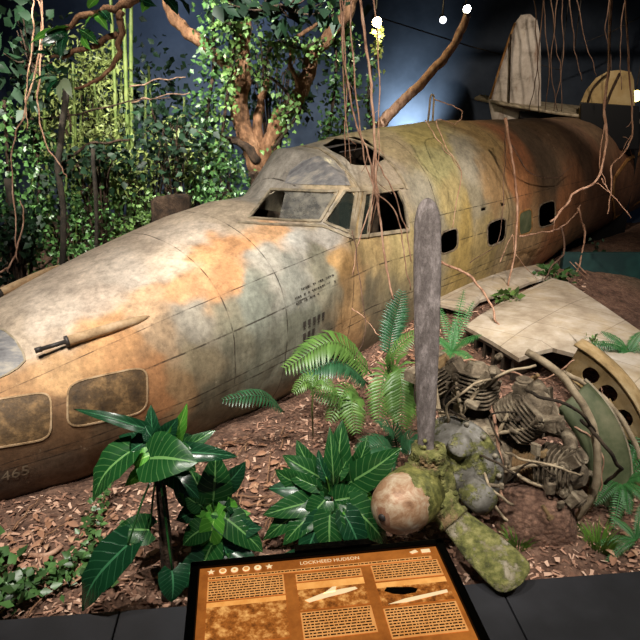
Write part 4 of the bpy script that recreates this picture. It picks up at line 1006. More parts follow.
for pts, r, lb in [([(62, 548), (48, 556), (28, 550)], .014, 'pale thick stick lying on soil at lower left'), ([(30, 528), (42, 570)], .006, 'straight reddish stick leaning on soil at far left'), ([(140, 490), (170, 478), (200, 470)], .012, 'pale curved stick lying behind the tall elephant ear plant')]:
    f = MB(); f.tube(wob(spline([atz(x, y, .09)*np.array([1, 1, 0])+Z*(gz(*atz(x, y, .09)[:2])+.02) for x, y in pts], 5), .01, 3), r, 8); solo(f, 'fallen_stick', M['vine'], lb, 'stick')

# ------------------------------------------------------------------ lianas and roots
vi = 0
def vine(pts, r, label, mat='vine', Y=None, nn=None, group=None, name='hanging_vine', amp=.03, wisp=0):
    global vi; vi += 1
    P = []
    for q in pts:
        if nn is not None: P.append(atn(q[0], q[1], q[2] if len(q) > 2 else nn))
        else: P.append(aty(q[0], q[1], q[2] if len(q) > 2 else Y))
    r *= .72; P = wob(spline(P, 8), amp*.55, vi); f = MB(); k = len(P); f.tube(P, [r*(1-.35*i/k)*random.uniform(.85, 1.15) for i in range(k)], 7)
    for _ in range(wisp):
        i = rng.randint(k//3, k-1); a = P[i]; b = a+rng.randn(3)*.08-Z*.12; f.tube([a, (a+b)/2+rng.randn(3)*.02, b], [r*.4, r*.3, r*.15], 4)
    return solo(f, name, M[mat], label, 'vine', group, origin=P[-1])
g1 = 'vines hanging over the cockpit'
lb = 'thin brown vine hanging from the ceiling over the cockpit roof'
vine([(357, -25, 4.9), (368, 60, 4.75), (373, 110, 4.65), (377, 190, 4.45), (384, 250, 4.3), (393, 300, 4.25)], .016, 'thickest reddish vine hanging down across the cockpit side window', wisp=2)
vine([(340, -25, 4.9), (344, 60, 4.9), (356, 120, 4.75), (370, 160, 4.6), (374, 200, 4.45), (368, 232, 4.35)], .011, 'vine slanting from upper left onto the cockpit side window', wisp=2)
for a in ([(341, -20), (346, 70), (345, 158)], [(347, -20), (342, 60), (350, 164)], [(372, -20), (380, 80), (378, 170)]): vine(a, .008, lb, Y=4.95, group=g1, wisp=3)
vine([(350, -25, 4.9), (352, 40, 4.9), (360, 130, 4.6), (372, 185, 4.4), (396, 212, 4.3), (404, 255, 4.25), (410, 290, 4.3)], .009, 'vine crossing the cockpit window and trailing down to the right')
vine([(374, 150, 4.45), (372, 200, 4.3), (358, 240, 4.15), (352, 275, 4.1)], .008, 'slim vine slanting down left in front of the cockpit window')
vine([(376, 160, 4.4), (392, 190, 4.25), (404, 225, 4.25), (412, 262, 4.25)], .008, 'slim vine slanting down right in front of the cockpit window')
vine([(353, 230, 4.1), (358, 270, 4.1), (366, 330, 4.05), (354, 360, 4.0)], .006, 'thin dark tendril down the fuselage below the cockpit', 'vine_dull')
vine([(352, 308, 4.2), (368, 322, 4.15), (380, 336, 4.1)], .006, 'short curved root reaching the mound below the stencil marks')
g2 = 'vines hanging behind the fuselage roof'
for a in ([(533, -20), (536, 40), (540, 112)], [(540, -20), (548, 50), (546, 112)], [(548, -20), (556, 40), (560, 75), (553, 112)], [(561, -20), (563, 50), (560, 112)], [(568, -20), (572, 30), (578, 62), (582, 80)], [(574, -20), (585, 40), (597, 75)], [(545, -20), (538, 60), (530, 112)], [(559, -20), (552, 60), (556, 112)], [(610, -20), (606, 30), (612, 70)], [(627, -20), (620, 40), (622, 90)]):
    vine(a, .011, 'thin dull vine hanging from the ceiling behind the fuselage roof', 'vine_dull', Y=9.0, group=g2, amp=.06)
vine([(612, -25, 6.9), (609, 60, 6.7), (605, 110, 6.6), (606, 145, 6.5), (597, 180, 6.4), (575, 192, 6.3), (565, 206, 6.3), (550, 222, 6.3)], .022, 'pale vine hanging in front of the rear fuselage and curling left', wisp=3)
vine([(626, -25, 6.9), (628, 60, 6.8), (632, 120, 6.7), (628, 148, 6.6), (612, 166, 6.5), (611, 190, 6.5), (608, 215, 6.5)], .014, 'thin vine hanging at the right edge with a knotted end', wisp=3)
vine([(601, 178, 6.35), (612, 195, 6.3), (631, 218, 6.3)], .009, 'short root tip slanting down right in front of the rear fuselage')
vine([(604, 125, 6.5), (600, 160, 6.5), (606, 185, 6.5)], .01, 'short loose vine strand beside the rear fuselage')
vine([(505, 118, 3.05), (512, 160, 3.05), (517, 200, 3.05), (516, 240, 2.95), (508, 288, 2.9)], .022, 'thick pale root hanging down the fuselage side behind the wing', nn=3.05)
vine([(506, 120, 3.12), (504, 180, 3.15), (498, 240, 3.1), (470, 262, 3.0)], .008, 'dark thin root beside the thick pale root on the fuselage', 'vine_dull', nn=3.1)
vine([(512, 145, 3.1), (530, 172, 3.1), (556, 178, 3.1), (572, 165, 3.1)], .01, 'sagging thin vine looped along the rear fuselage side', 'vine_dull', nn=3.1)
vine([(434, 100, 3.9), (450, 105, 3.7), (462, 112, 3.6), (456, 124, 3.5), (436, 120, 3.4), (448, 150, 3.15), (462, 170, 3.1), (458, 196, 3.1), (452, 228, 3.05)], .008, 'thin pale vine looping off the roof aerial and down the fuselage', nn=3.1)
vine([(425, 120, 3.35), (438, 140, 3.15), (452, 158, 3.1), (462, 172, 3.1)], .006, 'thin tendril slanting across the yellow stained fuselage top', nn=3.1)
vine([(520, 236, 2.95), (545, 232, 2.9), (560, 228, 2.85), (575, 215, 2.85), (580, 205, 2.9)], .014, 'pale branch arching over the rear of the wing', nn=2.9)
vine([(578, 208, 2.85), (585, 235, 2.8), (580, 262, 2.75), (575, 275, 2.7)], .02, 'forked pale root rising from the far wing corner', nn=2.8)
vine([(562, 228, 2.8), (564, 252, 2.75), (552, 266, 2.7), (545, 280, 2.7)], .017, 'dark crooked root standing on the wing by the leafy plant', 'vine_dull', nn=2.8)
vine([(500, 262, 2.9), (512, 235, 2.95), (516, 255, 2.85), (538, 280, 2.75)], .006, 'wiry root tangle lying over the wing root', nn=2.9)
vine([(575, 262, 2.75), (600, 285, 2.5), (625, 305, 2.2), (650, 325, 1.9)], .014, 'straight pale root running along the far edge of the wing', nn=2.5, name='root')
vine([(570, 262, 2.75), (598, 290, 2.45), (640, 330, 1.9)], .007, 'thin root running on the wing surface beside its far edge', nn=2.5, name='root')
vine([(440, 262, 3.0), (470, 276, 2.8), (488, 300, 2.6), (498, 325, 2.35), (512, 345, 2.15), (527, 356, 2.0)], .018, 'pale curved branch arching over the wing down to its front edge', nn=2.6, name='fallen_branch')
vine([(436, 376, 3.55), (460, 386, 3.4), (484, 398, 3.2), (496, 420, 3.05), (500, 460, 2.95), (502, 495, 2.9), (508, 515, 2.85)], .017, 'long rusty-brown branch bending down in front of the engine', Y=3.2, name='fallen_branch')
vine([(440, 372, 3.9), (470, 360, 3.8), (510, 372, 3.6), (545, 378, 3.5), (575, 360, 3.6)], .011, 'pale thin branch lying across the top of the engine', Y=3.6, name='fallen_branch')
vine([(508, 515, 2.9), (500, 528, 2.85), (492, 540, 2.8)], .013, 'short pale stick leaning at the foot of the rusty-brown branch', Y=2.9, name='fallen_branch')
vine([(560, 420, 3.3), (590, 436, 3.2), (602, 460, 3.1), (600, 490, 3.05), (590, 510, 3.0)], .009, 'thin reddish root curving around the right side of the engine', Y=3.2, name='root')
for k, a in enumerate([[(590, 380, 3.7), (594, 410, 3.6), (598, 430, 3.5)], [(600, 380, 3.7), (606, 420, 3.55)], [(585, 395, 3.6), (600, 405, 3.6), (612, 430, 3.5)]]): vine(a, .008, 'rusty rootlet dangling inside the open nacelle', Y=3.6, group='rootlets dangling inside the nacelle', name='root')
# left side hanging vines and branches
vine([(30, -25, 5.2), (42, 30, 5.2), (30, 90, 5.2), (22, 120, 5.2), (12, 150, 5.2), (14, 220, 5.0), (18, 262, 5.0)], .012, 'pale looping vine hanging at the far left', amp=.05)
vine([(40, -25, 5.2), (42, 40, 5.2), (38, 100, 5.2), (44, 140, 5.2), (60, 165, 5.2), (66, 178, 5.2)], .011, 'thin pale vine hanging left and curving right at its end', amp=.04)
vine([(28, -25, 5.4), (34, 28, 5.4), (26, 95, 5.4), (28, 130, 5.4)], .01, 'straight vine hanging near the left edge behind large leaves', amp=.05)
vine([(0, 272, 5.0), (12, 262, 5.0), (24, 225, 5.0), (20, 200, 5.0)], .012, 'curled root at the left edge above the nose', amp=.03)
def branch(pts, r0, r1, label, mat='bark', Y=6, name='tree_branch', par=None, lab2=None):
    global vi; vi += 1
    P = wob(spline([aty(q[0], q[1], q[2] if len(q) > 2 else Y) for q in pts], 7), .03, vi); k = len(P); f = MB()
    f.tube(P, [(r0+(r1-r0)*i/k)*random.uniform(.9, 1.1) for i in range(k)], 10)
    if par is not None: return f.build(name, M[mat], par)
    return solo(f, name, M[mat], label, 'branch', origin=P[0])
br = thing('tree_branch', aty(120, 20, 4.6), 'pinkish-brown forked branch reaching across the top left with big leaves', 'branch')
branch([(155, -30, 4.6), (135, -2, 4.6), (118, 8, 4.6), (96, 12, 4.6), (65, 28, 4.6)], .035, .018, '', Y=4.6, name='limb', par=br)
branch([(120, 8, 4.6), (121, 30, 4.6), (118, 55, 4.6), (104, 78, 4.6), (76, 88, 4.6)], .028, .008, '', name='limb', par=br)
branch([(118, 32, 4.6), (96, 45, 4.6), (72, 54, 4.6), (52, 58, 4.6)], .022, .01, '', name='limb', par=br)
for bx_, by_, tx, ty, w, m in [(95, 14, 108, 30, 9, 1), (98, 14, 84, 26, 9, 1), (100, 10, 112, 24, 9, 2), (70, 28, 44, 34, 10, 1), (66, 30, 40, 44, 12, 2), (66, 32, 60, 60, 10, 2), (80, 30, 98, 44, 10, 0), (82, 34, 90, 50, 8, 1), (60, 30, 30, 42, 9, 1), (58, 76, 30, 82, 10, 2), (60, 78, 45, 98, 9, 2), (62, 80, 60, 102, 8, 3), (64, 78, 72, 98, 8, 3), (58, 74, 44, 66, 8, 2), (165, -2, 178, 14, 12, 2), (175, -4, 190, 14, 12, 2), (150, 2, 142, 12, 10, 1), (140, 0, 156, 6, 8, 2), (88, 8, 100, -4, 8, 1), (52, 56, 32, 52, 8, 2)]:
    f = MB(); leafgrid(f, px(bx_, by_, 4.6), px(tx, ty, 4.5), w/FPX*4.6, TOCAM+rng.randn(3)*.4, .1, .3, False); f.build('leaf', M[('leaf_big', 'leaf_bright', 'leaf_deep', 'ivy_pale')[m]], br)
tree = thing('tree', np.array([aty(262, 170, 7.6)[0], 7.6, .05]), 'gnarled brown tree with forked ivy-wrapped limbs rising behind the cockpit', 'tree')
T = aty(262, 170, 7.6); f = MB(); f.tube(wob(spline([np.array([T[0], 7.6, -.1]), np.array([T[0]+.05, 7.6, .9]), T], 6), .05, 5), .15, 12); f.build('trunk', M['bark_dark'], tree)
branch([(262, 172), (250, 145), (240, 115), (243, 80), (243, 45), (242, 10), (240, -25)], .13, .07, '', 'bark', 7.6, 'limb', tree)
branch([(262, 168), (272, 140), (280, 118), (296, 100), (308, 75), (312, 55), (330, 35), (348, 10), (358, -20)], .12, .055, '', 'bark', 7.6, 'limb', tree)
branch([(262, 168), (258, 130), (262, 100), (268, 80)], .08, .03, '', 'bark', 7.6, 'limb', tree)
branch([(243, 88), (222, 62), (205, 44), (188, 32), (172, 14), (162, -20)], .075, .06, '', 'bark', 7.5, 'limb', tree)
branch([(300, 92), (290, 60), (296, 38), (312, 28), (330, 14)], .03, .018, '', 'bark', 7.5, 'limb', tree)
branch([(258, 160), (240, 142), (222, 138), (212, 130)], .06, .02, '', 'bark_dark', 7.5, 'limb', tree)
branch([(378, 128, 8.6), (392, 112, 8.6), (412, 92, 8.6), (436, 68, 8.6), (452, 48, 8.6), (468, 14, 8.6)], .075, .05, 'thick bare branch slanting up right behind the fuselage roof towards a lamp', 'vine')
for a, r, lb in [([(0, 118), (60, 118), (110, 105), (170, 98)], .012, 'thin bare branch crossing in front of the bamboo, upper one'), ([(60, 165, 6.6), (90, 145, 6.6), (130, 140, 6.6)], .02, 'dark bare branch crossing in front of the bamboo, lower one'), ([(130, 88), (155, 80), (185, 78)], .01, 'pale twig branch in front of the grey wall, upper one'), ([(130, 102), (152, 98), (190, 92)], .01, 'pale twig branch in front of the grey wall, lower one')]:
    branch(a, r, r*.5, lb, 'vine_dull' if 'pale' in lb else 'bark_dark', 7.0)
for a, r, lb in [([(62, 290), (64, 220), (60, 160), (66, 90)], .03, 'dark slender tree trunk left of the bamboo'), ([(96, 290), (97, 230), (95, 150)], .02, 'dark thin stem right of the slender trunk'), ([(20, 290), (16, 230), (10, 180)], .035, 'dark thin stem near the left edge')]:
    P = [aty(x, y, 6.3) for x, y in a]; P = [np.array([P[0][0], 6.3, 0])]+P; f = MB(); f.tube(wob(spline(P, 6), .03, 9), [r*1.1]*(len(P)*6-5), 8); solo(f, 'slender_tree', M['bark_shaded'], lb, 'tree', origin=P[0])
# tree stump behind the nose
f = MB(); c = aty(172, 215, 6.4); f.lathe(np.array([c[0], 6.4, 0]), Z, [(0, .34), (.3, .26), (1.0, .22), (c[2]+.17, .21), (c[2]+.2, .17), (c[2]+.14, .1)], 18)
f.v = [tuple(np.array(p)+np.array(noise.noise_vector(Vector(p)*4))*.05) for p in f.v]; solo(f, 'tree_stump', M['bark_dark'], 'dark rotten tree stump just behind the nose', 'tree stump', origin=(c[0], 6.4, 0))
# bamboo
bam = [(112, 7.9, .026, -4), (121, 7.9, .03, 5), (128, 8.2, .03, 8), (74, 8.3, .03, 2), (82, 8.4, .026, -3), (62, 8.5, .024, 4), (92, 8.6, .03, 0), (104, 8.0, .022, -8), (140, 8.4, .024, 10), (52, 8.2, .024, -6), (118, 8.5, .022, 2), (30, 8.4, .026, 3), (150, 8.7, .024, -4), (68, 8.0, .02, 6), (216, 8.8, .024, 2), (190, 8.8, .022, -3)]
for i, (x, Y, r, lean) in enumerate(bam):
    b = aty(x, 260, Y); top = aty(x+lean, -40 if i < 3 else 62+(i*37) % 40, Y); f = MB(); k = 34; vs = []; base = np.array([b[0], Y, 0])
    for j in range(k):
        q = j/(k-1); p = base+(top-base)*q+np.array([.05*math.sin(q*3+i), 0, 0]); f_ = 1.18 if j % 3 == 0 else 1.0; vs.append((p, r*f_*(1-.3*q)))
    f.tube([v[0] for v in vs], [v[1] for v in vs], 9); solo(f, 'bamboo_stalk', M['bamboo'], 'green bamboo stalk among the dense foliage behind the nose', 'bamboo', 'bamboo stalks behind the nose', origin=base)

def mass(name, label, cat, cx, cy, Y, rx, ry, n, size, mat, dy=.4, droop=.5, grounded=True, group=None, stemr=.015, stemmat='bark_dark', clumps=14):
    c = px(cx, cy, Y); base = np.array([c[0], Y, gz(c[0], Y) if grounded else c[2]]); t_ = thing(name, base, label, cat, group); f = MB(); st_ = MB()
    cl = []
    for i in range(clumps):
        a = random.uniform(0, 2*PI); r = math.sqrt(random.random()); cl.append((cx+math.cos(a)*r*rx, cy+math.sin(a)*r*ry, Y+random.uniform(-dy, dy)))
    for q in cl:
        e = px(*q); m_ = (c+e)/2+np.array([0, 0, -.05]); s0 = (base if grounded else c); st_.tube(spline([s0+(c-s0)*.3, m_, e], 4), [stemr*(1-.08*k_) for k_ in range(9)], 5)
    if mat != 'ivy_dark': size *= .72; n = int(n*1.35)
    if 'bamboo' in name: size *= 1.6
    for i in range(n):
        q = cl[rng.randint(clumps)]; p = px(*q)+rng.randn(3)*np.array([rx, 0, ry])/FPX*Y*.26+np.array([0, rng.randn()*dy*.3, 0])
        ax = rng.randn(3); ax[2] -= droop; small(f, p, size*random.uniform(.55, 1.25), ax, np.array([0, -.7, .7])+rng.randn(3)*.6, .17 if 'bamboo' in name else .36)
    f.build('foliage', M[mat], t_); st_.build('stem', M[stemmat], t_)
def column(name, label, cat, path, Y, wpx, n, size, mat, dy=.12, group=None):
    P = spline([aty(x, y, Y) for x, y in path], 10); t_ = thing(name, P[-1], label, cat, group); f = MB(); f.tube(P, .02, 6); f.build('stem', M['bark_dark'], t_); f = MB(); w = wpx/FPX*Y; size *= .85
    for i in range(n):
        k = rng.randint(len(P)); p = P[k]+np.array([rng.randn()*w*.5, rng.randn()*dy, rng.randn()*.08]); ax = rng.randn(3)*.8; ax[2] -= .7
        small(f, p, size*random.uniform(.6, 1.2), ax, np.array([0, -.9, .5])+rng.randn(3)*.45)
    f.build('foliage', M[mat], t_)
column('climbing_ivy', 'bright ivy column hanging left of the tree limbs', 'ivy', [(210, -20), (214, 60), (206, 130), (212, 200)], 7.3, 15, 700, .085, 'ivy')
column('climbing_ivy', 'second bright ivy strand beside the vertical tree limb', 'ivy', [(226, -20), (234, 40), (228, 90), (220, 150)], 7.3, 10, 330, .08, 'ivy_bright')
column('climbing_ivy', 'ivy wrapped over the right-hand tree limb', 'ivy', [(325, 40), (300, 48), (282, 42), (270, 50), (262, 80)], 7.3, 15, 260, .085, 'ivy_bright')
column('climbing_ivy', 'ivy trailing along the lower right limb of the tree', 'ivy', [(262, 70), (288, 95), (280, 115), (300, 110), (272, 150)], 7.3, 13, 200, .08, 'ivy_bright')
column('climbing_ivy', 'ivy hanging at the top left of the tree', 'ivy', [(205, -10), (250, 10), (225, 20), (245, 30)], 7.2, 18, 240, .09, 'ivy_bright')
column('climbing_ivy', 'dim ivy strand hanging left of the cockpit vines', 'ivy', [(330, -10), (336, 60), (332, 110), (326, 140)], 7.8, 10, 350, .08, 'ivy')
column('climbing_ivy', 'dim ivy strand hanging behind the cockpit vines', 'ivy', [(345, 20), (352, 80), (340, 140)], 7.9, 10, 300, .08, 'ivy')
column('climbing_ivy', 'thin ivy strand hanging right of the cockpit vines', 'ivy', [(372, 60), (368, 100), (372, 128)], 7.9, 5, 90, .07, 'ivy')
column('climbing_ivy', 'yellow-lit sprig of leaves hanging under the glowing lamp', 'ivy', [(377, 30), (378, 45), (376, 60)], 8.7, 4, 70, .1, 'ivy_yellow')
column('climbing_ivy', 'ivy column at the far left above the nose', 'ivy', [(34, 130), (40, 180), (34, 230), (30, 285)], 6.6, 18, 600, .08, 'ivy')
column('climbing_ivy', 'dark ivy at the left edge', 'ivy', [(4, 100), (8, 180), (4, 260)], 6.6, 14, 350, .09, 'ivy')
mass('bamboo_foliage', 'yellow-green feathery bamboo foliage left of the bamboo stalks', 'bamboo foliage', 76, 105, 8.4, 42, 55, 1700, .085, 'ivy_yellow')
mass('bamboo_foliage', 'yellow-green bamboo foliage low behind the nose', 'bamboo foliage', 140, 165, 7.4, 66, 44, 1150, .085, 'ivy_yellow')
mass('dark_shrub', 'dark broad-leaved shrub in front of the grey wall', 'shrub', 168, 130, 7.2, 42, 40, 420, .1, 'ivy_dark')
mass('dark_shrub', 'dark shrub with pointed leaves in front of the bamboo', 'shrub', 92, 165, 6.8, 42, 24, 240, .11, 'ivy_dark')
mass('pale_shrub', 'pale grey-green shrub between dark shrub and ivy column', 'shrub', 192, 160, 8.0, 22, 26, 420, .09, 'ivy_pale')
mass('green_shrub', 'mid green shrub behind the nose next to the tree stump', 'shrub', 140, 205, 7.3, 62, 42, 1300, .085, 'ivy_bright')
mass('green_shrub', 'mid green shrub above the nose at left', 'shrub', 70, 235, 7.0, 45, 36, 1100, .085, 'ivy')
mass('green_shrub', 'green shrub at the left edge above the nose', 'shrub', 15, 240, 6.2, 24, 45, 600, .09, 'ivy_dark')
mass('green_shrub', 'green shrub between tree and ivy column beside the cockpit', 'shrub', 225, 180, 7.4, 30, 26, 650, .09, 'ivy')
mass('green_shrub', 'dim shrub deep behind the bamboo', 'shrub', 110, 110, 9.6, 90, 70, 1800, .11, 'ivy_dark')
mass('green_shrub', 'dim shrub behind the tree limbs', 'shrub', 270, 60, 9.0, 50, 60, 500, .12, 'ivy_dark')
mass('hanging_foliage', 'dark leaves hanging at the top centre', 'foliage', 280, 5, 6.6, 60, 14, 120, .16, 'ivy_dark', grounded=False)
mass('hanging_foliage', 'dark leaves hanging at the top left', 'foliage', 30, 60, 6.4, 30, 60, 160, .14, 'ivy_dark', grounded=False)
column('climbing_ivy', 'ivy dangling under the rear fuselage at the right', 'ivy', [(596, 246), (600, 275), (594, 305)], 8.0, 6, 120, .08, 'ivy_dark')

# ------------------------------------------------------------------ information sign
ZS = 1.47; tl = atz(200, 569, ZS); yw = math.radians(7.7); ex = np.array([math.cos(yw), math.sin(yw), 0]); ey = np.array([math.sin(yw), -math.cos(yw), 0])
tr = atz(440, 556, ZS); Wd = float((tr-tl)@ex); en3 = Z
HT = .34
sign = thing('information_sign', (0, (tl[1]+.1), .15), 'backlit amber information sign in a black frame at the front of the display', 'sign')
def S(x, y, h=0): return tl+ex*x+ey*y+en3*h
def quad(f, x0, y0, x1, y1, h=.001): f.add([S(x0, y0, h), S(x1, y0, h), S(x1, y1, h), S(x0, y1, h)], [(0, 3, 2, 1)])
f = MB(); f.box(S(Wd/2, HT/2, -.025), Wd/2+.02, HT/2+.022, .02, (ex, ey, en3)); 
for (x0, x1, y0, y1) in ((-.02, -.001, -.018, HT+.02), (Wd+.001, Wd+.02, -.018, HT+.02), (-.02, Wd+.02, -.018, -.001), (-.02, Wd+.02, HT+.001, HT+.02)):
    f.box(S((x0+x1)/2, (y0+y1)/2, -.003), (x1-x0)/2, (y1-y0)/2, .009, (ex, ey, en3))
f.build('frame', M['black'], sign, False, .002)
f = MB(); c = S(Wd/2, HT/2, -.05); f.prism([(c[0]-.12, c[1]-.08, .15), (c[0]+.12, c[1]-.08, .15), (c[0]+.12, c[1]+.02, .15), (c[0]-.12, c[1]+.02, .15)], Z*(c[2]-.15)); f.build('pedestal', M['black'], sign, False, .01)
f = MB(); f.box(S(.29, -.012, .002)+ey*-.016, .085, .009, .006, (ex, ey, en3)); f.build('support_block', M['gunmetal'], sign, False)  # grey support block behind the sign's top edge, gives no light
def emat(name, stops, scale, st_, strength=1, stretch=None, rough=.4):
    t = NT(name); c = t.ramp(t.noise(scale, 7, .7, stretch=stretch), stops); t.setc(c); t.l(c, t.b.inputs['Emission Color']); t.b.inputs['Emission Strength'].default_value = strength; t.b.inputs['Roughness'].default_value = rough; return t.m
M['s_bg'] = emat('sign_brown', [(.3, lin((124, 66, 24))), (.7, lin((176, 104, 42)))], 14, 0, .95)
M['s_text'] = emat('sign_text_ground', [(.3, lin((198, 128, 62))), (.7, lin((226, 160, 92)))], 14, 0, 1.0)
M['s_dark'] = flat('sign_ink', (60, 28, 12), .5)
M['s_pale'] = flat('sign_pale', (250, 222, 170), .5, emit=.9)
M['s_img'] = emat('sign_image_sky', [(.3, lin((206, 130, 56))), (.7, lin((244, 178, 98)))], 20, 0, 1.05)
M['s_img2'] = emat('sign_image_ground', [(.3, lin((70, 34, 12))), (.5, lin((160, 92, 36))), (.7, lin((240, 178, 100)))], 55, 0, 1.0)
f = MB(); quad(f, 0, 0, Wd, HT, 0); f.build('lit_panel', M['s_bg'], sign, False)
f = MB(); cols = [(.018, .175), (.200, .340), (.362, .510)]
cols = [(a/.52*Wd, b/.52*Wd) for a, b in cols]
for (a, b), y0, y1 in ((cols[0], .040, .094), (cols[1], .044, .066), (cols[2], .040, .086)): quad(f, a, y0, b, y1)
for (a, b), y0, y1 in ((cols[1], .146, .21), (cols[2], .158, .23)): quad(f, a, y0, b, y1)
quad(f, .018, .028, Wd-.02, .037); f.build('text_ground', M['s_text'], sign, False)
f = MB()
def lines(a, b, y0, y1, st_=.0068):
    y = y0+.003
    while y < y1-.003:
        x = a+.003
        while x < b-.006:
            w_ = random.uniform(.003, .011); w_ = min(w_, b-.003-x); quad(f, x, y, x+w_, y+.0032, .0016); x += w_+.0018
        y += st_
for q in ((.018, Wd-.02, .028, .037), (*cols[0], .04, .094), (*cols[1], .044, .066), (*cols[2], .04, .086), (*cols[1], .146, .21), (*cols[2], .158, .23)):
    f = MB(); lines(*q); f.build('small_print', M['s_dark'], sign, False)
for (a, b), y0, y1, hz in ((cols[0], .098, .2, .012), (cols[1], .070, .141, .018), (cols[2], .091, .153, .014)):
    f = MB(); quad(f, a, y0, b, y0+hz, .0012); ph = f.build('photograph', M['s_img'], sign, False)
    f = MB(); quad(f, a, y0+hz, b, y1, .0012); f.build('photograph_foreground', M['s_img2'], ph, False)
f = MB(); a, b = cols[1]; y = .105
def poly(pts, h=.002): f.add([S(x, y_, h) for x, y_ in pts], [tuple(range(len(pts)))[::-1]])
poly([(a+.012, y+.012), (a+.05, y-.002), (a+.09, y-.008), (a+.118, y-.01), (a+.122, y-.004), (a+.095, y+.004), (a+.06, y+.01), (a+.02, y+.019)]); poly([(a+.05, y), (a+.072, y-.016), (a+.08, y-.016), (a+.075, y-.002)]); f.build('aircraft_picture', M['s_pale'], sign, False)
f = MB(); a, b = cols[2]; y = .115; poly([(a+.012, y+.0), (a+.02, y-.01), (a+.07, y-.004), (a+.082, y+.002), (a+.075, y+.012), (a+.05, y+.014), (a+.03, y+.01)]); f.build('wing_picture', M['s_dark'], sign, False)
f = MB(); poly([(a+.012, y+.034), (a+.05, y+.024), (a+.14, y+.012), (a+.14, y+.02), (a+.05, y+.034)]); f.build('beach_picture', M['s_pale'], sign, False)
f = MB()
for i in range(6):
    cx, cy = .024+i*.0245, .0145
    if i in (0, 5):
        pts = []
        for k in range(10): r = (.0088 if k % 2 == 0 else .0036); a = -PI/2+k*PI/5; pts.append((cx+r*math.cos(a), cy+r*math.sin(a)))
        poly(pts)
    else: poly([(cx+.0078*math.cos(a), cy+.0078*math.sin(a)) for a in np.linspace(0, 2*PI, 20, endpoint=False)])
f.build('emblem', M['s_pale'], sign, False)
f = MB()
for i in (1, 3): cx, cy = .024+i*.0245, .0145; poly([(cx+.0052*math.cos(a), cy+.0052*math.sin(a)) for a in np.linspace(0, 2*PI, 20, endpoint=False)], .003)
for i in (2, 4): cx, cy = .024+i*.0245, .0145; poly([(cx+.003*math.cos(a), cy+.003*math.sin(a)) for a in np.linspace(0, 2*PI, 20, endpoint=False)], .003)
f.build('emblem_centre', M['s_text'], sign, False)
def stext(body, x, y, size, mat, name):
    vs, fs = text_mesh(body, size); g_ = MB(); g_.add([S(x+a, y-b, .002) for a, b, c_ in vs], fs); g_.build(name, mat, sign, False)
stext('LOCKHEED HUDSON', .212, .0185, .0135, M['s_pale'], 'title')
f = MB(); poly([(.455, .012), (.47, .006), (.475, .014), (.46, .018)]); poly([(.482, .007), (.502, .007), (.502, .018), (.482, .018)]); f.build('flag', M['s_pale'], sign, False)

# ------------------------------------------------------------------ track lights
def fixture(x, y, Y, label, aim, emit, col, r=.055):
    c = px(x, y, Y); t_ = thing('spotlight', c, label, 'spotlight'); a = np.array(aim, float)-c; a /= np.linalg.norm(a)
    f = MB(); f.lathe(c-a*.2, a, [(0, .03), (.02, r*.9), (.15, r), (.2, r*1.15)], 18); f.build('housing', M['black'], t_)
    f = MB(); f.lathe(c+a*.001, a, [(0, r*1.0), (.006, r*.9), (.008, r*.2)], 18); f.build('lens', flat('lamp_lens_%d' % x, col, .3, emit=emit), t_)
    f = MB(); f.tube([c-a*.12, c-a*.1+Z*.18, np.array([c[0], c[1]-.05, 4.2])], .012, 6); f.build('stem', M['gunmetal'], t_)
    return c, a
fixture(377, 22, 8.6, 'glowing warm spotlight above the yellow-lit sprig', (1.0, 4.5, 2.0), 60, (255, 226, 150), .06)
fixture(467, 9, 8.8, 'bright white spotlight at the end of the bare branch', (1.6, 3.0, 1.6), 25, (255, 246, 220), .05)
fixture(443, 20, 8.8, 'small dim spotlight left of the bare branch tip', (1.0, 3.0, 1.5), 4, (230, 236, 250), .045)
fixture(636, 96, 10.5, 'boxy yellow-lit lamp at the right edge beside the tail fin', (2.5, 3.0, 2.0), 8, (255, 220, 120), .09)
for nm, a, b, lb in (('lighting_track', (300, -4, 8.8), (650, 12, 8.8), None), ('lighting_track', (405, 98, 13.0), (650, 20, 10.0), None)):
    pass
f = MB(); f.box((2.0, 8.9, 4.22), 4, .03, .03); solo(f, 'lighting_track', M['gunmetal'], 'black lighting track running across the ceiling that carries the spotlights', 'lighting track', smooth=False)
for k, (a, b) in enumerate([((372, 18), (470, 60)), ((470, 60), (640, 110))]):
    pass
for a, b, lb in [((575, 46), (650, 12), 'thin overhead cable slanting up at top right'), ((375, 16), (560, 70), 'thin overhead cable sagging right from the glowing lamp')]:
    f = MB(); A1, B1 = px(*a, 11.5), px(*b, 11.5); f.tube([A1*np.array([1, 1, 0])+Z*4.89, A1, (A1+B1)/2-Z*.04, B1, B1*np.array([1, 1, 0])+Z*4.89], .012, 5); solo(f, 'overhead_cable', M['gunmetal'], lb, 'cable')

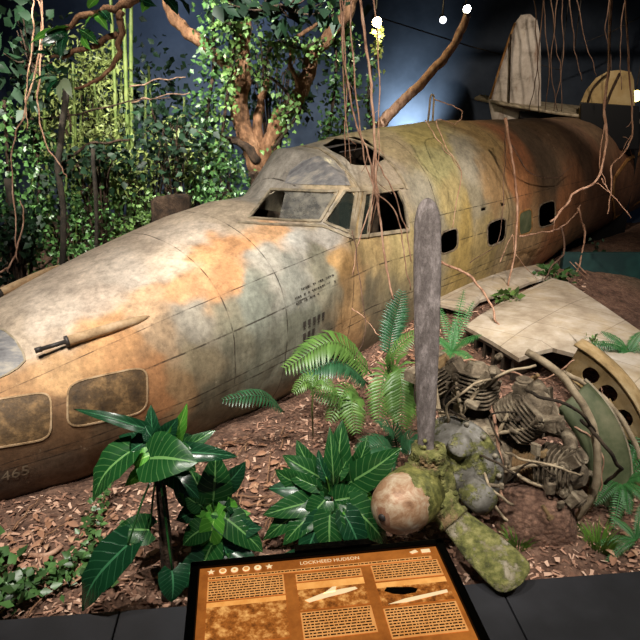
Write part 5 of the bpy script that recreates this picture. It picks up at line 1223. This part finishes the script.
# ------------------------------------------------------------------ light
def spot(loc, to, power, ang, col=(1, 1, 1), soft=.05, blend=.4, name='spot'):
    l = bpy.data.lights.new(name, 'SPOT'); l.energy = power; l.spot_size = math.radians(ang); l.color = col; l.shadow_soft_size = soft; l.spot_blend = blend
    o = bpy.data.objects.new(name, l); COL.objects.link(o); o.location = loc; o.rotation_euler = (Vector(to)-Vector(loc)).to_track_quat('-Z', 'Y').to_euler(); return o
WARM = (1, .86, .70); WH = (1, .95, .87)
spot((-1.9, 1.5, 4.6), (-1.5, 4.1, .9), 680, 62, WH, .04, .7)         # nose
spot((.0, 2.0, 4.6), (.3, 5.2, 1.2), 420, 50, WH, .04, .5)             # cockpit and side
spot((1.6, 2.4, 4.6), (1.6, 6.2, 1.3), 620, 50, WARM, .05, .6)          # mid fuselage
spot((3.2, 3.0, 4.6), (2.2, 5.4, .4), 560, 52, (1, .94, .9), .05, .5)             # wing
spot((.6, .9, 4.6), (.6, 3.1, .2), 420, 44, WH, .03, .5)               # propeller, engine
spot((2.8, 1.6, 4.6), (1.6, 3.6, .3), 420, 46, WH, .04, .5)            # engine right
spot((-.9, 1.2, 4.6), (-.4, 3.4, .1), 620, 50, WH, .03, .5)            # plants
spot((-2.8, 4.6, 4.6), (-2.4, 8.2, 2.0), 1300, 66, (1, .97, .85), .04, .5)  # bamboo
spot((-1.2, 3.6, 4.7), (-2.3, 7.6, 1.4), 1100, 46, (1, .98, .86), .04, .6)  # low foliage behind the nose
spot((-.2, 4.9, 4.6), (-.7, 7.5, 2.8), 900, 60, (.97, 1, .93), .04, .5)   # tree
spot((3.5, 6.5, 4.6), (4.3, 10.2, 2.8), 330, 50, WARM, .05, .5)         # tail
spot((4.2, 4.2, 4.6), (4.6, 8.2, 1.4), 170, 50, WARM, .05, .6)         # rear fuselage
spot((-1.6, 10.6, 4.7), (-2.4, 14, 2.6), 420, 110, (.7, .82, 1), .1, 1)   # grey wall
spot((1.9, 13.1, 1.5), (1.95, 14, 2.3), 420, 85, (.75, .9, 1), .1, 1)      # glow at the horizon
spot((4.6, 6.6, .9), (4.1, 7.5, .4), 6, 70, (.3, 1, .9), .05, 1)
pl = bpy.data.lights.new('lamp', 'POINT'); pl.energy = 25; pl.color = (1, .85, .5); pl.shadow_soft_size = .05; po = bpy.data.objects.new('lamp', pl); COL.objects.link(po); po.location = px(377, 28, 8.45)
w = bpy.data.worlds.new('w'); SC.world = w; w.use_nodes = True; w.node_tree.nodes['Background'].inputs[0].default_value = (.55, .68, 1, 1); w.node_tree.nodes['Background'].inputs[1].default_value = .03
SC.view_settings.view_transform = 'Standard'; SC.view_settings.look = 'None'; SC.view_settings.gamma = 1; SC.view_settings.exposure = .18
